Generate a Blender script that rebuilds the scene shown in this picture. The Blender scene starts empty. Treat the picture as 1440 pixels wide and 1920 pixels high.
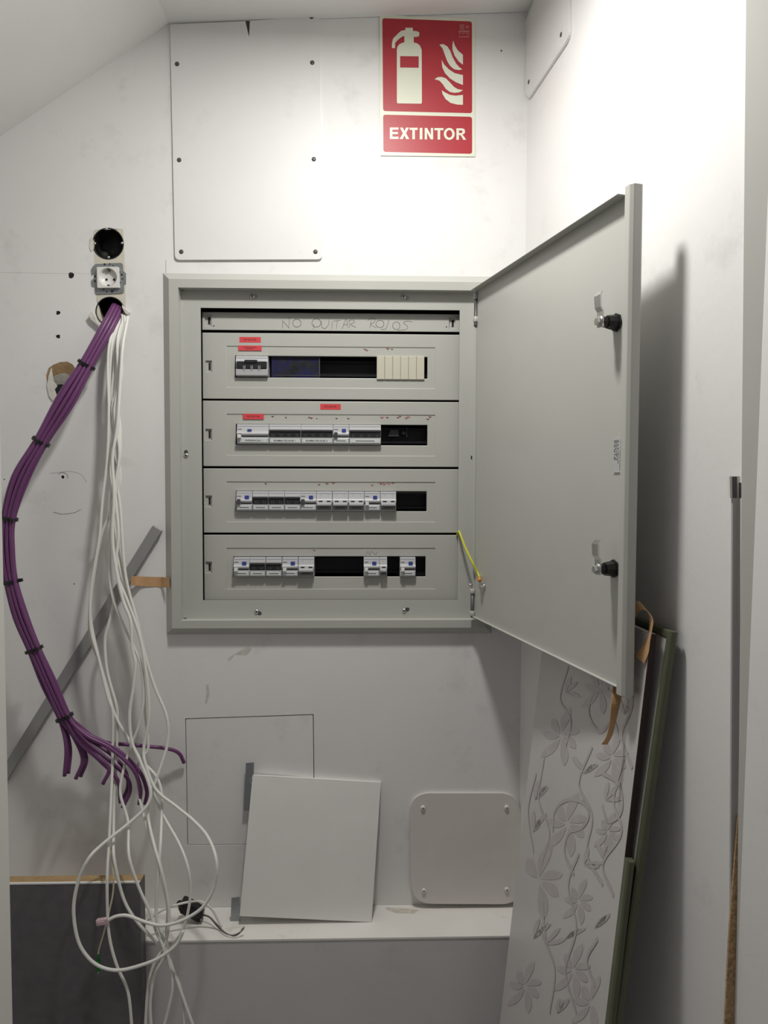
import bpy, math, random
from mathutils import Vector, Matrix
from mathutils.geometry import tessellate_polygon
random.seed(7)
S = bpy.context.scene
COL = S.collection
# ------------------------------------------------------------------ camera
CAMH = 1.45                      # height of the camera above the floor
CAM = Vector((0.0, -1.68, CAMH))  # back wall is the plane y = 0
FPX = 1418.3
YAW, PITCH, ROLL = math.radians(1.671), math.radians(-2.623), math.radians(0.173)
def cam_dir(u, v, w):
    cr, sr = math.cos(ROLL), math.sin(ROLL); cp, sp = math.cos(PITCH), math.sin(PITCH); cy, sy = math.cos(YAW), math.sin(YAW)
    X = cr*u - sr*v; Z = sr*u + cr*v
    Y = cp*w - sp*Z; z = sp*w + cp*Z
    return Vector((cy*X + sy*Y, -sy*X + cy*Y, z))
cam = bpy.data.cameras.new('camera'); camo = bpy.data.objects.new('camera', cam); COL.objects.link(camo)
r_, u_, f_ = cam_dir(1, 0, 0), cam_dir(0, 1, 0), cam_dir(0, 0, 1)
camo.matrix_world = Matrix(((r_.x, u_.x, -f_.x, CAM.x), (r_.y, u_.y, -f_.y, CAM.y), (r_.z, u_.z, -f_.z, CAM.z), (0, 0, 0, 1)))
cam.sensor_fit = 'VERTICAL'; cam.sensor_height = 36.0; cam.sensor_width = 27.0
cam.lens = FPX/1920*36.0
cam.clip_start = 0.02; cam.clip_end = 50
S.camera = camo
# ------------------------------------------------------------------ light
w = bpy.data.worlds.new('world'); S.world = w; w.use_nodes = True
w.node_tree.nodes['Background'].inputs[0].default_value = (0.97, 0.96, 1.0, 1)
w.node_tree.nodes['Background'].inputs[1].default_value = 0.09
la = bpy.data.lights.new('ceiling_downlight', 'AREA'); la.shape = 'DISK'; la.size = 0.13; la.energy = 10.8; la.spread = math.radians(180); la.color = (1.0, 0.985, 0.94)
lo = bpy.data.objects.new('ceiling_downlight', la); COL.objects.link(lo); lo.location = (0.0, -0.60, CAMH + 0.955)
S.view_settings.view_transform = 'Standard'; S.view_settings.look = 'None'
S.view_settings.exposure = 0.0; S.view_settings.gamma = 1.0; S.view_settings.use_curve_mapping = False

# ------------------------------------------------------------------ helpers
def ray(px, py): return cam_dir((px-720)/FPX, (960-py)/FPX, 1)
def P(px, py, y=0.0):
    d = ray(px, py); t = (y - CAM.y)/d.y
    return CAM + d*t
def PP(px, py, o, n):
    d = ray(px, py); t = (o - CAM).dot(n)/d.dot(n)
    return CAM + d*t

def mat(name, col, rough=0.5, metal=0.0, noise=0.0, nscale=20, bump=0.0, bscale=200, col2=None, c2lo=.5, c2hi=.7, c2scale=6, spec=0.5, trans=0.0, alpha=1.0, coat=0.0):
    m = bpy.data.materials.new(name); m.use_nodes = True
    nt = m.node_tree; b = nt.nodes['Principled BSDF']
    b.inputs['Roughness'].default_value = rough; b.inputs['Metallic'].default_value = metal
    b.inputs['Specular IOR Level'].default_value = spec
    b.inputs['Transmission Weight'].default_value = trans; b.inputs['Alpha'].default_value = alpha
    b.inputs['Coat Weight'].default_value = coat
    b.inputs['Base Color'].default_value = (*col, 1)
    tc = nt.nodes.new('ShaderNodeTexCoord'); out = None
    if noise or col2:
        n = nt.nodes.new('ShaderNodeTexNoise'); n.inputs['Scale'].default_value = nscale; n.inputs['Detail'].default_value = 6
        nt.links.new(tc.outputs['Object'], n.inputs['Vector'])
        mr = nt.nodes.new('ShaderNodeMapRange'); mr.inputs[1].default_value = .3; mr.inputs[2].default_value = .7
        mr.inputs[3].default_value = 1-noise; mr.inputs[4].default_value = 1+noise
        nt.links.new(n.outputs['Fac'], mr.inputs[0])
        mx = nt.nodes.new('ShaderNodeVectorMath'); mx.operation = 'SCALE'; mx.inputs[0].default_value = col
        nt.links.new(mr.outputs[0], mx.inputs['Scale']); out = mx.outputs[0]
        if col2:
            n2 = nt.nodes.new('ShaderNodeTexNoise'); n2.inputs['Scale'].default_value = c2scale; n2.inputs['Detail'].default_value = 8; n2.inputs['Roughness'].default_value = .65
            nt.links.new(tc.outputs['Object'], n2.inputs['Vector'])
            r2 = nt.nodes.new('ShaderNodeMapRange'); r2.inputs[1].default_value = c2lo; r2.inputs[2].default_value = c2hi
            nt.links.new(n2.outputs['Fac'], r2.inputs[0])
            mm = nt.nodes.new('ShaderNodeMix'); mm.data_type = 'RGBA'
            nt.links.new(r2.outputs[0], mm.inputs['Factor']); nt.links.new(out, mm.inputs[6]); mm.inputs[7].default_value = (*col2, 1)
            out = mm.outputs[2]
        nt.links.new(out, b.inputs['Base Color'])
    if bump:
        n = nt.nodes.new('ShaderNodeTexNoise'); n.inputs['Scale'].default_value = bscale; n.inputs['Detail'].default_value = 4
        nt.links.new(tc.outputs['Object'], n.inputs['Vector'])
        bp = nt.nodes.new('ShaderNodeBump'); bp.inputs['Strength'].default_value = bump; bp.inputs['Distance'].default_value = .002
        nt.links.new(n.outputs['Fac'], bp.inputs['Height']); nt.links.new(bp.outputs[0], b.inputs['Normal'])
    return m
M = {}
M['wall'] = mat('wall_paint', (.83, .82, .81), .55, noise=.02, nscale=5, bump=.12, bscale=90, col2=(.66, .645, .63), c2lo=.57, c2hi=.85, c2scale=9)
M['wall_low'] = mat('ledge_front_paint', (.66, .64, .645), .6, noise=.03, nscale=6, bump=.12, bscale=90, col2=(.57, .555, .56), c2lo=.55, c2hi=.8, c2scale=8)
M['ceil'] = mat('ceiling_paint', (.84, .84, .82), .7, noise=.02, nscale=6, bump=.1, bscale=120)
M['floor'] = mat('floor_tile', (.40, .385, .37), .4, noise=.06, nscale=8)
M['plate'] = mat('painted_sheet', (.78, .775, .765), .45, noise=.02, nscale=7, bump=.05, bscale=60, col2=(.66, .65, .635), c2lo=.58, c2hi=.82, c2scale=7)
M['ledge'] = mat('ledge_top_paint', (.88, .85, .81), .6, noise=.03, nscale=9, col2=(.52, .46, .38), c2lo=.62, c2hi=.8, c2scale=12)
M['cab'] = mat('grey_enamel', (.495, .497, .462), .38, noise=.012, nscale=12, bump=.03, bscale=500)
M['panel'] = mat('grey_plastic_cover', (.49, .49, .452), .42, noise=.012, nscale=12)
M['black'] = mat('black_plastic', (.006, .006, .0065), .4)
M['void'] = mat('dark_interior', (.012, .012, .014), .8)
M['rail'] = mat('dark_rail', (.03, .03, .034), .4, metal=.6)
M['steel'] = mat('zinc_steel', (.62, .62, .60), .28, metal=1.0, noise=.05, nscale=30)
M['galv'] = mat('galvanised_sheet', (.36, .385, .40), .42, metal=.75, noise=.06, nscale=25)
M['pin'] = mat('dark_steel_pin', (.10, .10, .10), .45, metal=.3)
M['white'] = mat('white_plastic', (.80, .79, .75), .35)
M['brk'] = mat('breaker_body', (.57, .57, .585), .35)
M['brkdark'] = mat('breaker_lever_black', (.025, .025, .028), .35)
M['brkgrey'] = mat('breaker_lever_grey', (.07, .07, .075), .4)
M['lab'] = mat('label_window', (.55, .60, .60), .25)
M['paper'] = mat('white_paper', (.64, .66, .65), .6)
M['blue'] = mat('blue_button', (.05, .075, .30), .35)
M['stripe'] = mat('blue_grey_stripe', (.16, .20, .28), .4)
M['beige'] = mat('beige_blank', (.60, .575, .47), .45)
M['clear'] = mat('smoky_cover', (.028, .028, .032), .15, col2=(.022, .024, .095), c2lo=.45, c2hi=.62, c2scale=45, noise=.3, nscale=60)
M['redlab'] = mat('red_tape', (.72, .065, .075), .5)
M['ink'] = mat('black_ink', (.03, .025, .025), .6)
M['pencil'] = mat('pencil_graphite', (.12, .12, .115), .5)
M['redink'] = mat('faded_red_marker', (.74, .15, .14), .6)
M['yelink'] = mat('faded_yellow_marker', (.50, .48, .33), .6)
M['sign'] = mat('photoluminescent_plate', (.78, .80, .66), .4)
M['signred'] = mat('sign_red', (.43, .022, .035), .42, noise=.02, nscale=20)
M['signpale'] = mat('sign_small_print', (.55, .20, .20), .5)
M['purple'] = mat('purple_sheath', (.165, .052, .162), .38)
M['wire'] = mat('white_sheath', (.82, .815, .77), .4)
M['cream'] = mat('cream_fibre', (.74, .66, .50), .4)
M['greywire'] = mat('grey_brown_wire', (.26, .22, .20), .5)
M['tie'] = mat('black_tie', (.012, .012, .012), .4)
M['pink'] = mat('clear_pink_plug', (.62, .46, .48), .3)
M['green'] = mat('green_plug', (.01, .16, .03), .4)
M['tape'] = mat('masking_tape', (.60, .36, .18), .6, noise=.06, nscale=60)
M['yg'] = mat('yellow_green_wire', (.62, .60, .05), .4)
M['orange'] = mat('orange_lug', (.70, .24, .03), .4)
M['gypsum'] = mat('gypsum', (.70, .68, .62), .85, noise=.1, nscale=60, bump=.6, bscale=150)
M['kraft'] = mat('kraft_paper', (.38, .25, .13), .85, noise=.12, nscale=60, bump=.5, bscale=150)
M['bare'] = mat('unpainted_beige', (.66, .62, .52), .7, noise=.05, nscale=40)
M['darkboard'] = mat('anthracite_laminate', (.13, .125, .132), .55, noise=.12, nscale=40, col2=(.15, .145, .15), c2lo=.5, c2hi=.8, c2scale=8)
M['wood'] = mat('raw_wood', (.42, .28, .14), .7, noise=.15, nscale=50)
M['chip'] = mat('chipboard', (.50, .33, .18), .8, noise=.35, nscale=260, col2=(.20, .12, .07), c2lo=.6, c2hi=.72, c2scale=140)
M['floral'] = mat('pearl_grey_laminate', (.60, .575, .565), .38, noise=.03, nscale=6)
M['print'] = mat('floral_print', (.515, .475, .478), .42, noise=.06, nscale=30)
M['print2'] = mat('floral_print_pale', (.635, .61, .595), .4, noise=.04, nscale=30)
M['olive'] = mat('olive_edging', (.105, .115, .068), .35, noise=.08, nscale=30)
M['brownedge'] = mat('dark_brown_edge', (.035, .018, .016), .6)
M['lead'] = mat('grey_profile', (.36, .36, .355), .45, metal=.3)
M['strip'] = mat('grey_edge_strip', (.47, .465, .46), .5)
M['labdark'] = mat('grey_label_window', (.22, .225, .225), .3)
M['jamb'] = mat('jamb_paint', (.72, .72, .67), .55, noise=.02, nscale=4)
M['cover'] = mat('putty_plastic', (.69, .65, .62), .5, noise=.03, nscale=12, col2=(.61, .58, .54), c2lo=.5, c2hi=.8, c2scale=7)
M['sheet'] = mat('white_lacquered_sheet', (.84, .83, .80), .35, noise=.02, nscale=12)
M['stain'] = mat('dirt_stain', (.66, .61, .53), .8, noise=.15, nscale=90)
M['smudge'] = mat('scuff_mark', (.64, .63, .58), .8, noise=.15, nscale=80)

WORLD = {}
class MB:
    def __init__(s, T=None): s.v = []; s.f = []; s.m = []; s.T = T; s.mi = 0; s.sm = []; s.smooth = False
    def add(s, vs, fs):
        b = len(s.v)
        for q in vs:
            q = Vector(q); s.v.append(s.T @ q if s.T else q)
        for f in fs: s.f.append([b+i for i in f]); s.m.append(s.mi); s.sm.append(s.smooth)
    def box(s, x0, x1, y0, y1, z0, z1):
        s.add([(x0,y0,z0),(x1,y0,z0),(x1,y1,z0),(x0,y1,z0),(x0,y0,z1),(x1,y0,z1),(x1,y1,z1),(x0,y1,z1)],
              [(0,3,2,1),(4,5,6,7),(0,1,5,4),(1,2,6,5),(2,3,7,6),(3,0,4,7)])
    def slab(s, loops, off):
        """extrude planar 3D loops (outer, holes...) by the vector off"""
        loops = [[Vector(q) for q in l] for l in loops]; off = Vector(off)
        allv = [q for l in loops for q in l]; n = len(allv)
        tris = tessellate_polygon(loops)
        fs = [tuple(t) for t in tris] + [tuple(n+i for i in reversed(t)) for t in tris]
        k = 0
        for l in loops:
            m = len(l)
            for i in range(m):
                a, b = k+i, k+(i+1) % m
                fs.append((a, b, n+b, n+a))
            k += m
        s.add(allv + [q+off for q in allv], fs)
    def tube(s, pts, r, n=8, caps=True):
        pts = [Vector(p) for p in pts]; vs = []; fs = []; sm = s.smooth; s.smooth = True
        t0 = (pts[1]-pts[0]).normalized()
        up = Vector((0,1,0)) if abs(t0.y) < .8 else Vector((1,0,0))
        nrm = (up - t0*up.dot(t0)).normalized()
        for i, p in enumerate(pts):
            t = (pts[min(i+1, len(pts)-1)] - pts[max(i-1, 0)]).normalized()
            nrm = (nrm - t*nrm.dot(t)).normalized(); bi = t.cross(nrm)
            ri = r(i/(len(pts)-1)) if callable(r) else r
            for k in range(n):
                a = 2*math.pi*k/n; vs.append(p + (nrm*math.cos(a) + bi*math.sin(a))*ri)
        for i in range(len(pts)-1):
            for k in range(n):
                fs.append((i*n+k, i*n+(k+1) % n, (i+1)*n+(k+1) % n, (i+1)*n+k))
        if caps: fs.append(tuple(reversed(range(n)))); fs.append(tuple((len(pts)-1)*n+k for k in range(n)))
        s.add(vs, fs); s.smooth = sm
    def lathe(s, o, ax, prof, n=20, caps=True):
        o = Vector(o); ax = Vector(ax).normalized()
        a1 = ax.orthogonal().normalized(); a2 = ax.cross(a1); vs = []; fs = []; sm = s.smooth; s.smooth = n > 8
        for (d, r) in prof:
            for k in range(n):
                a = 2*math.pi*k/n; vs.append(o + ax*d + (a1*math.cos(a)+a2*math.sin(a))*r)
        for i in range(len(prof)-1):
            for k in range(n): fs.append((i*n+k, i*n+(k+1) % n, (i+1)*n+(k+1) % n, (i+1)*n+k))
        if caps: fs.append(tuple(reversed(range(n)))); fs.append(tuple((len(prof)-1)*n+k for k in range(n)))
        s.add(vs, fs); s.smooth = sm
    def text(s, body, o, ex, ez, wid, hei, en=None, dep=.0002, bold=0.0, shear=0.0):
        c = bpy.data.curves.new('t', 'FONT'); c.body = body; c.size = 1; c.offset = bold; c.shear = shear; c.resolution_u = 3; c.fill_mode = 'FRONT'
        ob = bpy.data.objects.new('t', c); COL.objects.link(ob)
        dg = bpy.context.evaluated_depsgraph_get(); me = bpy.data.meshes.new_from_object(ob.evaluated_get(dg))
        xs = [q.co.x for q in me.vertices]; ys = [q.co.y for q in me.vertices]
        sx = wid/(max(xs)-min(xs)); sy = hei/(max(ys)-min(ys)); o = Vector(o); ex = Vector(ex).normalized(); ez = Vector(ez).normalized()
        s.add([o + ex*((q.co.x-min(xs))*sx) + ez*((q.co.y-min(ys))*sy) for q in me.vertices], [tuple(p.vertices) for p in me.polygons])
        bpy.data.objects.remove(ob); bpy.data.curves.remove(c); bpy.data.meshes.remove(me)
    def build(s, name, mats, parent=None, label=None, cat=None, group=None, kind=None, bevel=0, seg=2, auto=False):
        if not isinstance(mats, (list, tuple)): mats = [mats]
        lo_ = Vector((min(q[i] for q in s.v) for i in range(3))); hi = Vector((max(q[i] for q in s.v) for i in range(3)))
        og = Vector(((lo_.x+hi.x)/2, (lo_.y+hi.y)/2, lo_.z))
        me = bpy.data.meshes.new(name); me.from_pydata([tuple(q-og) for q in s.v], [], s.f)
        for m_ in mats: me.materials.append(M[m_])
        me.polygons.foreach_set('material_index', s.m); me.polygons.foreach_set('use_smooth', s.sm)
        import bmesh
        bm = bmesh.new(); bm.from_mesh(me); bmesh.ops.recalc_face_normals(bm, faces=bm.faces[:]); bm.to_mesh(me); bm.free()
        me.update()
        o = bpy.data.objects.new(name, me); COL.objects.link(o)
        return place(o, og, parent, label, cat, group, kind, bevel, seg)
def place(o, og, parent, label=None, cat=None, group=None, kind=None, bevel=0, seg=2):
    WORLD[o] = og.copy()
    if parent: o.parent = parent; o.location = og - WORLD[parent]
    else: o.location = og
    if bevel:
        b = o.modifiers.new('bevel', 'BEVEL'); b.width = bevel; b.segments = seg; b.limit_method = 'ANGLE'; b.angle_limit = math.radians(40)
    if label: o['label'] = label
    if cat: o['category'] = cat
    if group: o['group'] = group
    if kind: o['kind'] = kind
    return o
def thing(name, label, cat, loc, group=None):
    o = bpy.data.objects.new(name, None); COL.objects.link(o); o.empty_display_size = .02
    return place(o, Vector(loc), None, label, cat, group)
def copy_tree(o, d, parent=None):
    c = o.copy(); COL.objects.link(c)
    if parent: c.parent = parent
    else: c.location = o.location + Vector(d)
    WORLD[c] = WORLD[o] + Vector(d)
    for ch in [q for q in list(COL.objects) if q.parent is o]: copy_tree(ch, d, c)
    return c
def smooth_path(pts, n=8):
    pts = [Vector(p) for p in pts]; out = []
    e = [pts[0]*2-pts[1]] + pts + [pts[-1]*2-pts[-2]]
    for i in range(1, len(e)-2):
        p0, p1, p2, p3 = e[i-1:i+3]
        for k in range(n):
            t = k/n
            out.append(.5*((2*p1) + (p2-p0)*t + (2*p0-5*p1+4*p2-p3)*t*t + (3*p1-p0-3*p2+p3)*t**3))
    out.append(pts[-1]); return out
def rounded(pts, r, n=5):
    """round the corners of a planar 3D polygon; r is one radius or a list"""
    pts = [Vector(p) for p in pts]; out = []; m = len(pts)
    for i in range(m):
        a, b, c = pts[i-1], pts[i], pts[(i+1) % m]; ri = r[i] if isinstance(r, (list, tuple)) else r
        if ri <= 0: out.append(b); continue
        u, v = (a-b).normalized(), (c-b).normalized()
        for k in range(n+1):
            t = k/n; p = b + u*ri*(1-t)**2 + v*ri*t**2
            out.append(p)
    return out
def circ(px, py, rpx, y=0.0, n=20, jit=0):
    return [P(px+math.cos(2*math.pi*k/n)*rpx*(1+random.uniform(-jit, jit)), py-math.sin(2*math.pi*k/n)*rpx*(1+random.uniform(-jit, jit)), y) for k in range(n)]
def Pl(pts, y=0.0): return [P(a, b, y) for a, b in pts]
DY = Vector((0, 1, 0))

# ------------------------------------------------------------------ structure
FL = math.radians(8.6)                                   # the right wall opens outwards towards the camera
corner = P(983, 700); XC = corner.x
RW_D = Vector((math.sin(FL), -math.cos(FL), 0)); RW_N = Vector((-math.cos(FL), -math.sin(FL), 0)); RW_O = Vector((XC, 0, 0))
def R(px, py, off=0.0): return PP(px, py, RW_O + RW_N*off, RW_N)
cl, cr_ = P(316, 45), P(984, 22)                         # wall / ceiling line
s0 = P(0, 256)                                           # sloped ceiling meets the wall at the left edge of the frame
sl = (cl.z-s0.z)/(cl.x-s0.x); XL = -1.15
lft = Vector((XL, 0, cl.z + sl*(XL-cl.x)))
hatch_px = [(347, 1347), (588, 1339), (591, 1583), (351, 1585)]
break_px = [(100, 684), (112, 679), (126, 678), (136, 683), (143, 693), (146, 712), (140, 735), (128, 748), (103, 752), (95, 742), (89, 722), (86, 705), (91, 690)]
CX0, CX1, CZ0, CZ1 = -.4334, .2921, CAMH-.3500, CAMH+.4421   # cabinet outline on the wall
holes = [[Vector((CX0+.03, 0, CZ0+.03)), Vector((CX1-.03, 0, CZ0+.03)), Vector((CX1-.03, 0, CZ1-.03)), Vector((CX0+.03, 0, CZ1-.03))],
         circ(203, 457, 29, n=24), circ(207, 584, 27, n=24), Pl(hatch_px), Pl(break_px),
         circ(133, 516, 6, n=10, jit=.15), circ(108, 587, 4.5, n=9, jit=.3), circ(109, 631, 4.5, n=9, jit=.3), circ(117.5, 894.5, 3.2, n=10), circ(940, 95, 2, n=8), circ(8, 899, 1.5, n=8), circ(139, 1095, 1.4, n=8)]
m = MB(); m.slab([[Vector((XL, 0, 0)), Vector((XC+.02, 0, 0)), Vector((XC+.02, 0, cr_.z)), cl, lft]] + holes, (0, .17, 0))
m.box(XL, XC+.02, .17, .19, 0, cr_.z+.02)
wall = m.build('wall_back', 'wall', kind='structure', label='off-white painted back wall with scuffs and drill holes')
m = MB(); L = 1.35
a, b = RW_O, RW_O + RW_D*L
m.slab([[a, b, b+Vector((0, 0, cr_.z+.03)), a+Vector((0, 0, cr_.z+.03))]], -RW_N*.08)
wall_r = m.build('wall_right', 'wall', kind='structure', label='white painted right side wall behind the open cabinet door')
YN = -2.2
m = MB(); m.slab([[cl, cr_+Vector((.45, 0, (cr_.z-cl.z)/(cr_.x-cl.x)*.45)), cr_+Vector((.45, 0, .05+(cr_.z-cl.z)/(cr_.x-cl.x)*.45)), cl+Vector((0, 0, .05))]], (0, YN, 0))
m.build('ceiling', 'ceil', kind='structure', label='pale grey painted flat ceiling strip')
m = MB(); m.slab([[lft, cl, cl+Vector((0, 0, .05)), lft+Vector((0, 0, .05))]], (0, YN, 0))
m.build('ceiling_slope', 'ceil', kind='structure', label='pale grey sloping ceiling at the upper left')
m = MB(); m.box(XL-.1, XL, YN, 0.19, 0, lft.z+.05); m.build('wall_left', 'wall', kind='structure', label='white left side wall')
m = MB(); m.box(-1.6, 1.4, -3.2, .19, -.05, 0); m.build('floor', 'floor', kind='structure', label='grey floor')
# boxed-in ledge along the foot of the wall
zl = P(800, 1696).z
d_ = ray(800, 1756); t_ = (zl-CAM.z)/d_.z; yl = (CAM+d_*t_).y
m = MB(); m.box(XL, XC-.005, yl, -.0005, 0, zl-.004)
ledge = m.build('wall_ledge', 'wall_low', kind='structure', label='grey painted front of the boxed-in ledge under the wall')
m = MB(); m.box(XL, XC-.005, yl-.0015, -.0005, zl-.004, zl); m.build('ledge_top', 'ledge', ledge, label='cream dirty top of the ledge')
m = MB(); m.slab([[Vector((q.x, q.y, zl+.0002)) for q in (P(a, b_, yy) for a, b_, yy in ((722, 1699, -.01), (760, 1703, -.015), (786, 1708, -.022), (776, 1717, -.035), (745, 1714, -.033), (728, 1708, -.022)))]], (0, 0, .0002))
m.build('rust_stain', 'stain', ledge, label='brown dirt stain on the ledge')
# crater in the plaster with a torn paper edge
c0 = Pl(break_px, 0.0); c1 = [P(112+(a-116)*.45, 733+(b_-716)*.33, .02) for a, b_ in break_px]; nb = len(c0)
mid = [P(116+(a-116)*.66, 722+(b_-716)*.58, .007) for a, b_ in break_px]
m = MB()
for ringa, ringb, mi in ((c0, mid, 1), (mid, c1, 0)):
    for i in range(nb):
        j = (i+1) % nb; zc = (break_px[i][1]+break_px[j][1])/2
        m.mi = 1 if (zc < 716 and mi == 1) else 0
        m.add([ringa[i], ringa[j], ringb[j], ringb[i]], [(0, 1, 2, 3)])
m.build('plaster_crater', ['gypsum', 'kraft'], wall, label='broken crater in the plasterboard with brown torn paper')
m = MB(); m.slab([c1], (0, .03, 0)); m.build('crater_hole', 'void', wall, label='black hole in the crater')
m = MB(); m.slab([Pl([(92, 705), (97, 690), (101, 716), (108, 724), (103, 731), (107, 742), (100, 752), (93, 742), (89, 722)], .0)], (0, -.003, 0)); m.build('torn_flake', 'gypsum', wall)
for (a, b_, r) in ((133, 516, 6), (108, 587, 4.5), (109, 631, 4.5), (117.5, 894.5, 3.2)):  # shade inside the drill holes, painted as dark caps
    m = MB(); m.slab([circ(a, b_, r*1.25, .0025, 12)], (0, .002, 0)); m.build('hole_shade_cap', 'void', wall)
# pencil marks and small scuffs on the wall
m = MB()
for pts in ([(0, 511), (60, 512), (120, 513), (168, 513)],):
    m.tube(Pl(pts, .00025), .0004, 4)
m.tube(smooth_path(Pl([(100, 960), (118, 964), (140, 961), (152, 955)], .0002), 4), .0007, 4)
m.tube(smooth_path(Pl([(109, 889), (118, 886), (126, 890), (127, 897)], .0002), 4), .0007, 4)
m.tube(smooth_path(Pl([(94, 888), (130, 884), (152, 890), (162, 904)], .0002), 4), .0005, 4)
m.tube(Pl([(311, 487), (311, 512)], .0002), .0006, 4)
m.build('pencil_line', 'pencil', wall, kind='stuff')
for pts in ([(426, 1236), (440, 1226), (466, 1211), (473, 1216), (462, 1229), (440, 1228), (430, 1240)],
            [(386, 1284), (391, 1282), (393, 1300), (388, 1320), (384, 1318), (387, 1302)]):
    m = MB(); m.slab([Pl(pts, -.0002)], (0, .0004, 0)); m.build('scuff_mark', 'smudge', wall)
# flush access hatch in the wall
hp = Pl(hatch_px, .001); hc = sum(hp, Vector())/4
m = MB(); m.slab([[hc+(q-hc)*.9885 for q in hp]], (0, .012, 0))
m.build('access_hatch', 'wall', label='flush square access hatch with dark seams, partly behind the leaning sheet', cat='hatch', bevel=.0006, seg=1)

# door jambs on both sides of the opening the photo was taken through
def reveal(px_edge, y, phi, side):
    e0 = P(*px_edge[0], y); n = Vector((-side*math.cos(phi), -math.sin(phi), 0)); d = Vector((side*math.sin(phi), -math.cos(phi), 0))
    edge = [PP(a, b_, e0, Vector((0, -1, 0))) for a, b_ in px_edge]
    m = MB(); m.slab([edge + [q + d*.16 for q in reversed(edge)]], Vector((side*.03, .0, 0))); return m
m = reveal([(-4, 600), (25, 1990)], -.86, math.radians(4), -1)
m.build('trim_1', 'jamb', kind='structure', label='pale door jamb along the lower left edge')
m = reveal([(1400, -120), (1380, 1990)], -.765, math.radians(42), 1)
m.build('trim_2', 'jamb', kind='structure', label='pale door jamb along the right edge')
m = MB(); m.slab([Pl([(1374, 934), (1388.5, 934), (1385.5, 1990), (1369, 1990)], -.758)], (0, .004, 0))
m.build('trim_3', 'strip', kind='structure', label='grey narrow edge strip beside the right door jamb')
t = thing('strike_plate', 'small metal strike plate with a dark slot above the grey strip at the right jamb', 'strike plate', P(1380, 936, -.757))
m = MB(); m.slab([Pl([(1368, 893), (1388, 893), (1388, 934), (1369, 934)], -.757)], (0, .006, 0)); m.build('plate', 'sheet', t)
m = MB(); m.slab([Pl([(1374, 894), (1382, 894), (1382, 934), (1374.5, 934)], -.758)], (0, .003, 0)); m.build('slot', 'pin', t, label='dark slot')
m = MB(); m.slab([Pl([(1387.6, 905), (1390, 905), (1390, 934), (1387, 934)], -.759)], (0, .003, 0)); m.build('slot', 'pin', t)
m = MB(); m.slab([Pl([(1384, 1530), (1385.5, 1530), (1383, 1720), (1378, 1870), (1373, 1990), (1356, 1990), (1360, 1905), (1367, 1760), (1372, 1690), (1378, 1610)], -.762)], (0, .0035, 0))
m.build('chipboard_offcut', 'chip', label='raw chipboard edge wedge against the lower right door jamb', cat='board')

# ------------------------------------------------------------------ electrical cabinet
cab = thing('electrical_cabinet', 'grey flush-mounted electrical distribution cabinet with its door swung open', 'cabinet', ((CX0+CX1)/2, 0, CZ0))
YR, YB, YP = -.021, .002, .021         # rim, rebate, cover panels
def ring(m, o, i, off=None):
    for k in range(4):
        j = (k+1) % 4; m.add([o[k], o[j], i[j], i[k]], [(0, 1, 2, 3)])
def rect(x0, x1, z0, z1, y): return [Vector((x0, y, z0)), Vector((x1, y, z0)), Vector((x1, y, z1)), Vector((x0, y, z1))]
OX0, OX1, OZ0, OZ1 = -.3535, .2150, CAMH-.2745, CAMH+.3690   # opening
bv, rm = .0175, .0165
q0 = rect(CX0, CX1, CZ0, CZ1, 0); q1 = rect(CX0+bv, CX1-bv, CZ0+bv, CZ1-bv, YR)
bx = .0345
BX0, BX1, BZ0, BZ1 = CX0+bx+.003, CX1-bx+.006, CZ0+bx, CZ1-bx-.001
q2 = rect(BX0, BX1, BZ0, BZ1, YR); q3 = rect(BX0, BX1, BZ0, BZ1, YB)
q4 = rect(OX0, OX1, OZ0, OZ1, YB); q5 = rect(OX0, OX1, OZ0, OZ1, YB+.004)
m = MB(); ring(m, q0, q1); ring(m, q1, q2); ring(m, q2, q3)
m.build('outer_frame', 'cab', cab, bevel=.0015)
m = MB(); ring(m, q3, q4); ring(m, q4, q5); m.build('inner_frame', 'cab', cab, bevel=.001)
m = MB()   # back box, open to the front
bi = rect(OX0-.004, OX1+.004, OZ0-.004, OZ1+.004, YB+.004); bk = rect(OX0-.004, OX1+.004, OZ0-.004, OZ1+.004, .125)
ring(m, bi, bk); m.add(bk, [(0, 1, 2, 3)]); m.build('back_box', 'void', cab)
# frame fixing screws in their slots
for (sx, sy, ang) in ((473, 556, .1), (757, 557, -.3), (349, 854, 1.6), (481, 1147, -.5), (758, 1145, .4)):
    c = P(sx, sy, YB)
    m = MB(); dx, dz = math.cos(ang)*.008, math.sin(ang)*.008
    prof = []
    e = Vector((dx, 0, dz)); nn = Vector((-dz, 0, dx)).normalized()*.0042
    pts = [c + nn*math.cos(t2) + e.normalized()*.0042*math.sin(t2)*-1 for t2 in [k*math.pi/6 for k in range(7)]]
    pts += [c + e + nn*-math.cos(t2) + e.normalized()*.0042*math.sin(t2) for t2 in [k*math.pi/6 for k in range(7)]]
    m.slab([[q+Vector((0, -.0004, 0)) for q in pts]], (0, .0003, 0)); slot = m.build('screw_slot', 'lead' if sy < 600 else 'brkgrey', cab)
    m = MB(); m.lathe(c, (0, -1, 0), [(0, .0052), (.0012, .0052), (.0028, .003)], 16)
    m.mi = 1; m.box(c.x-.0026, c.x+.0026, c.y-.0032, c.y-.0028, c.z-.0005, c.z+.0005); m.box(c.x-.0005, c.x+.0005, c.y-.0032, c.y-.0028, c.z-.0026, c.z+.0026)
    m.build('frame_screw', ['steel', 'ink'], cab)
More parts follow.
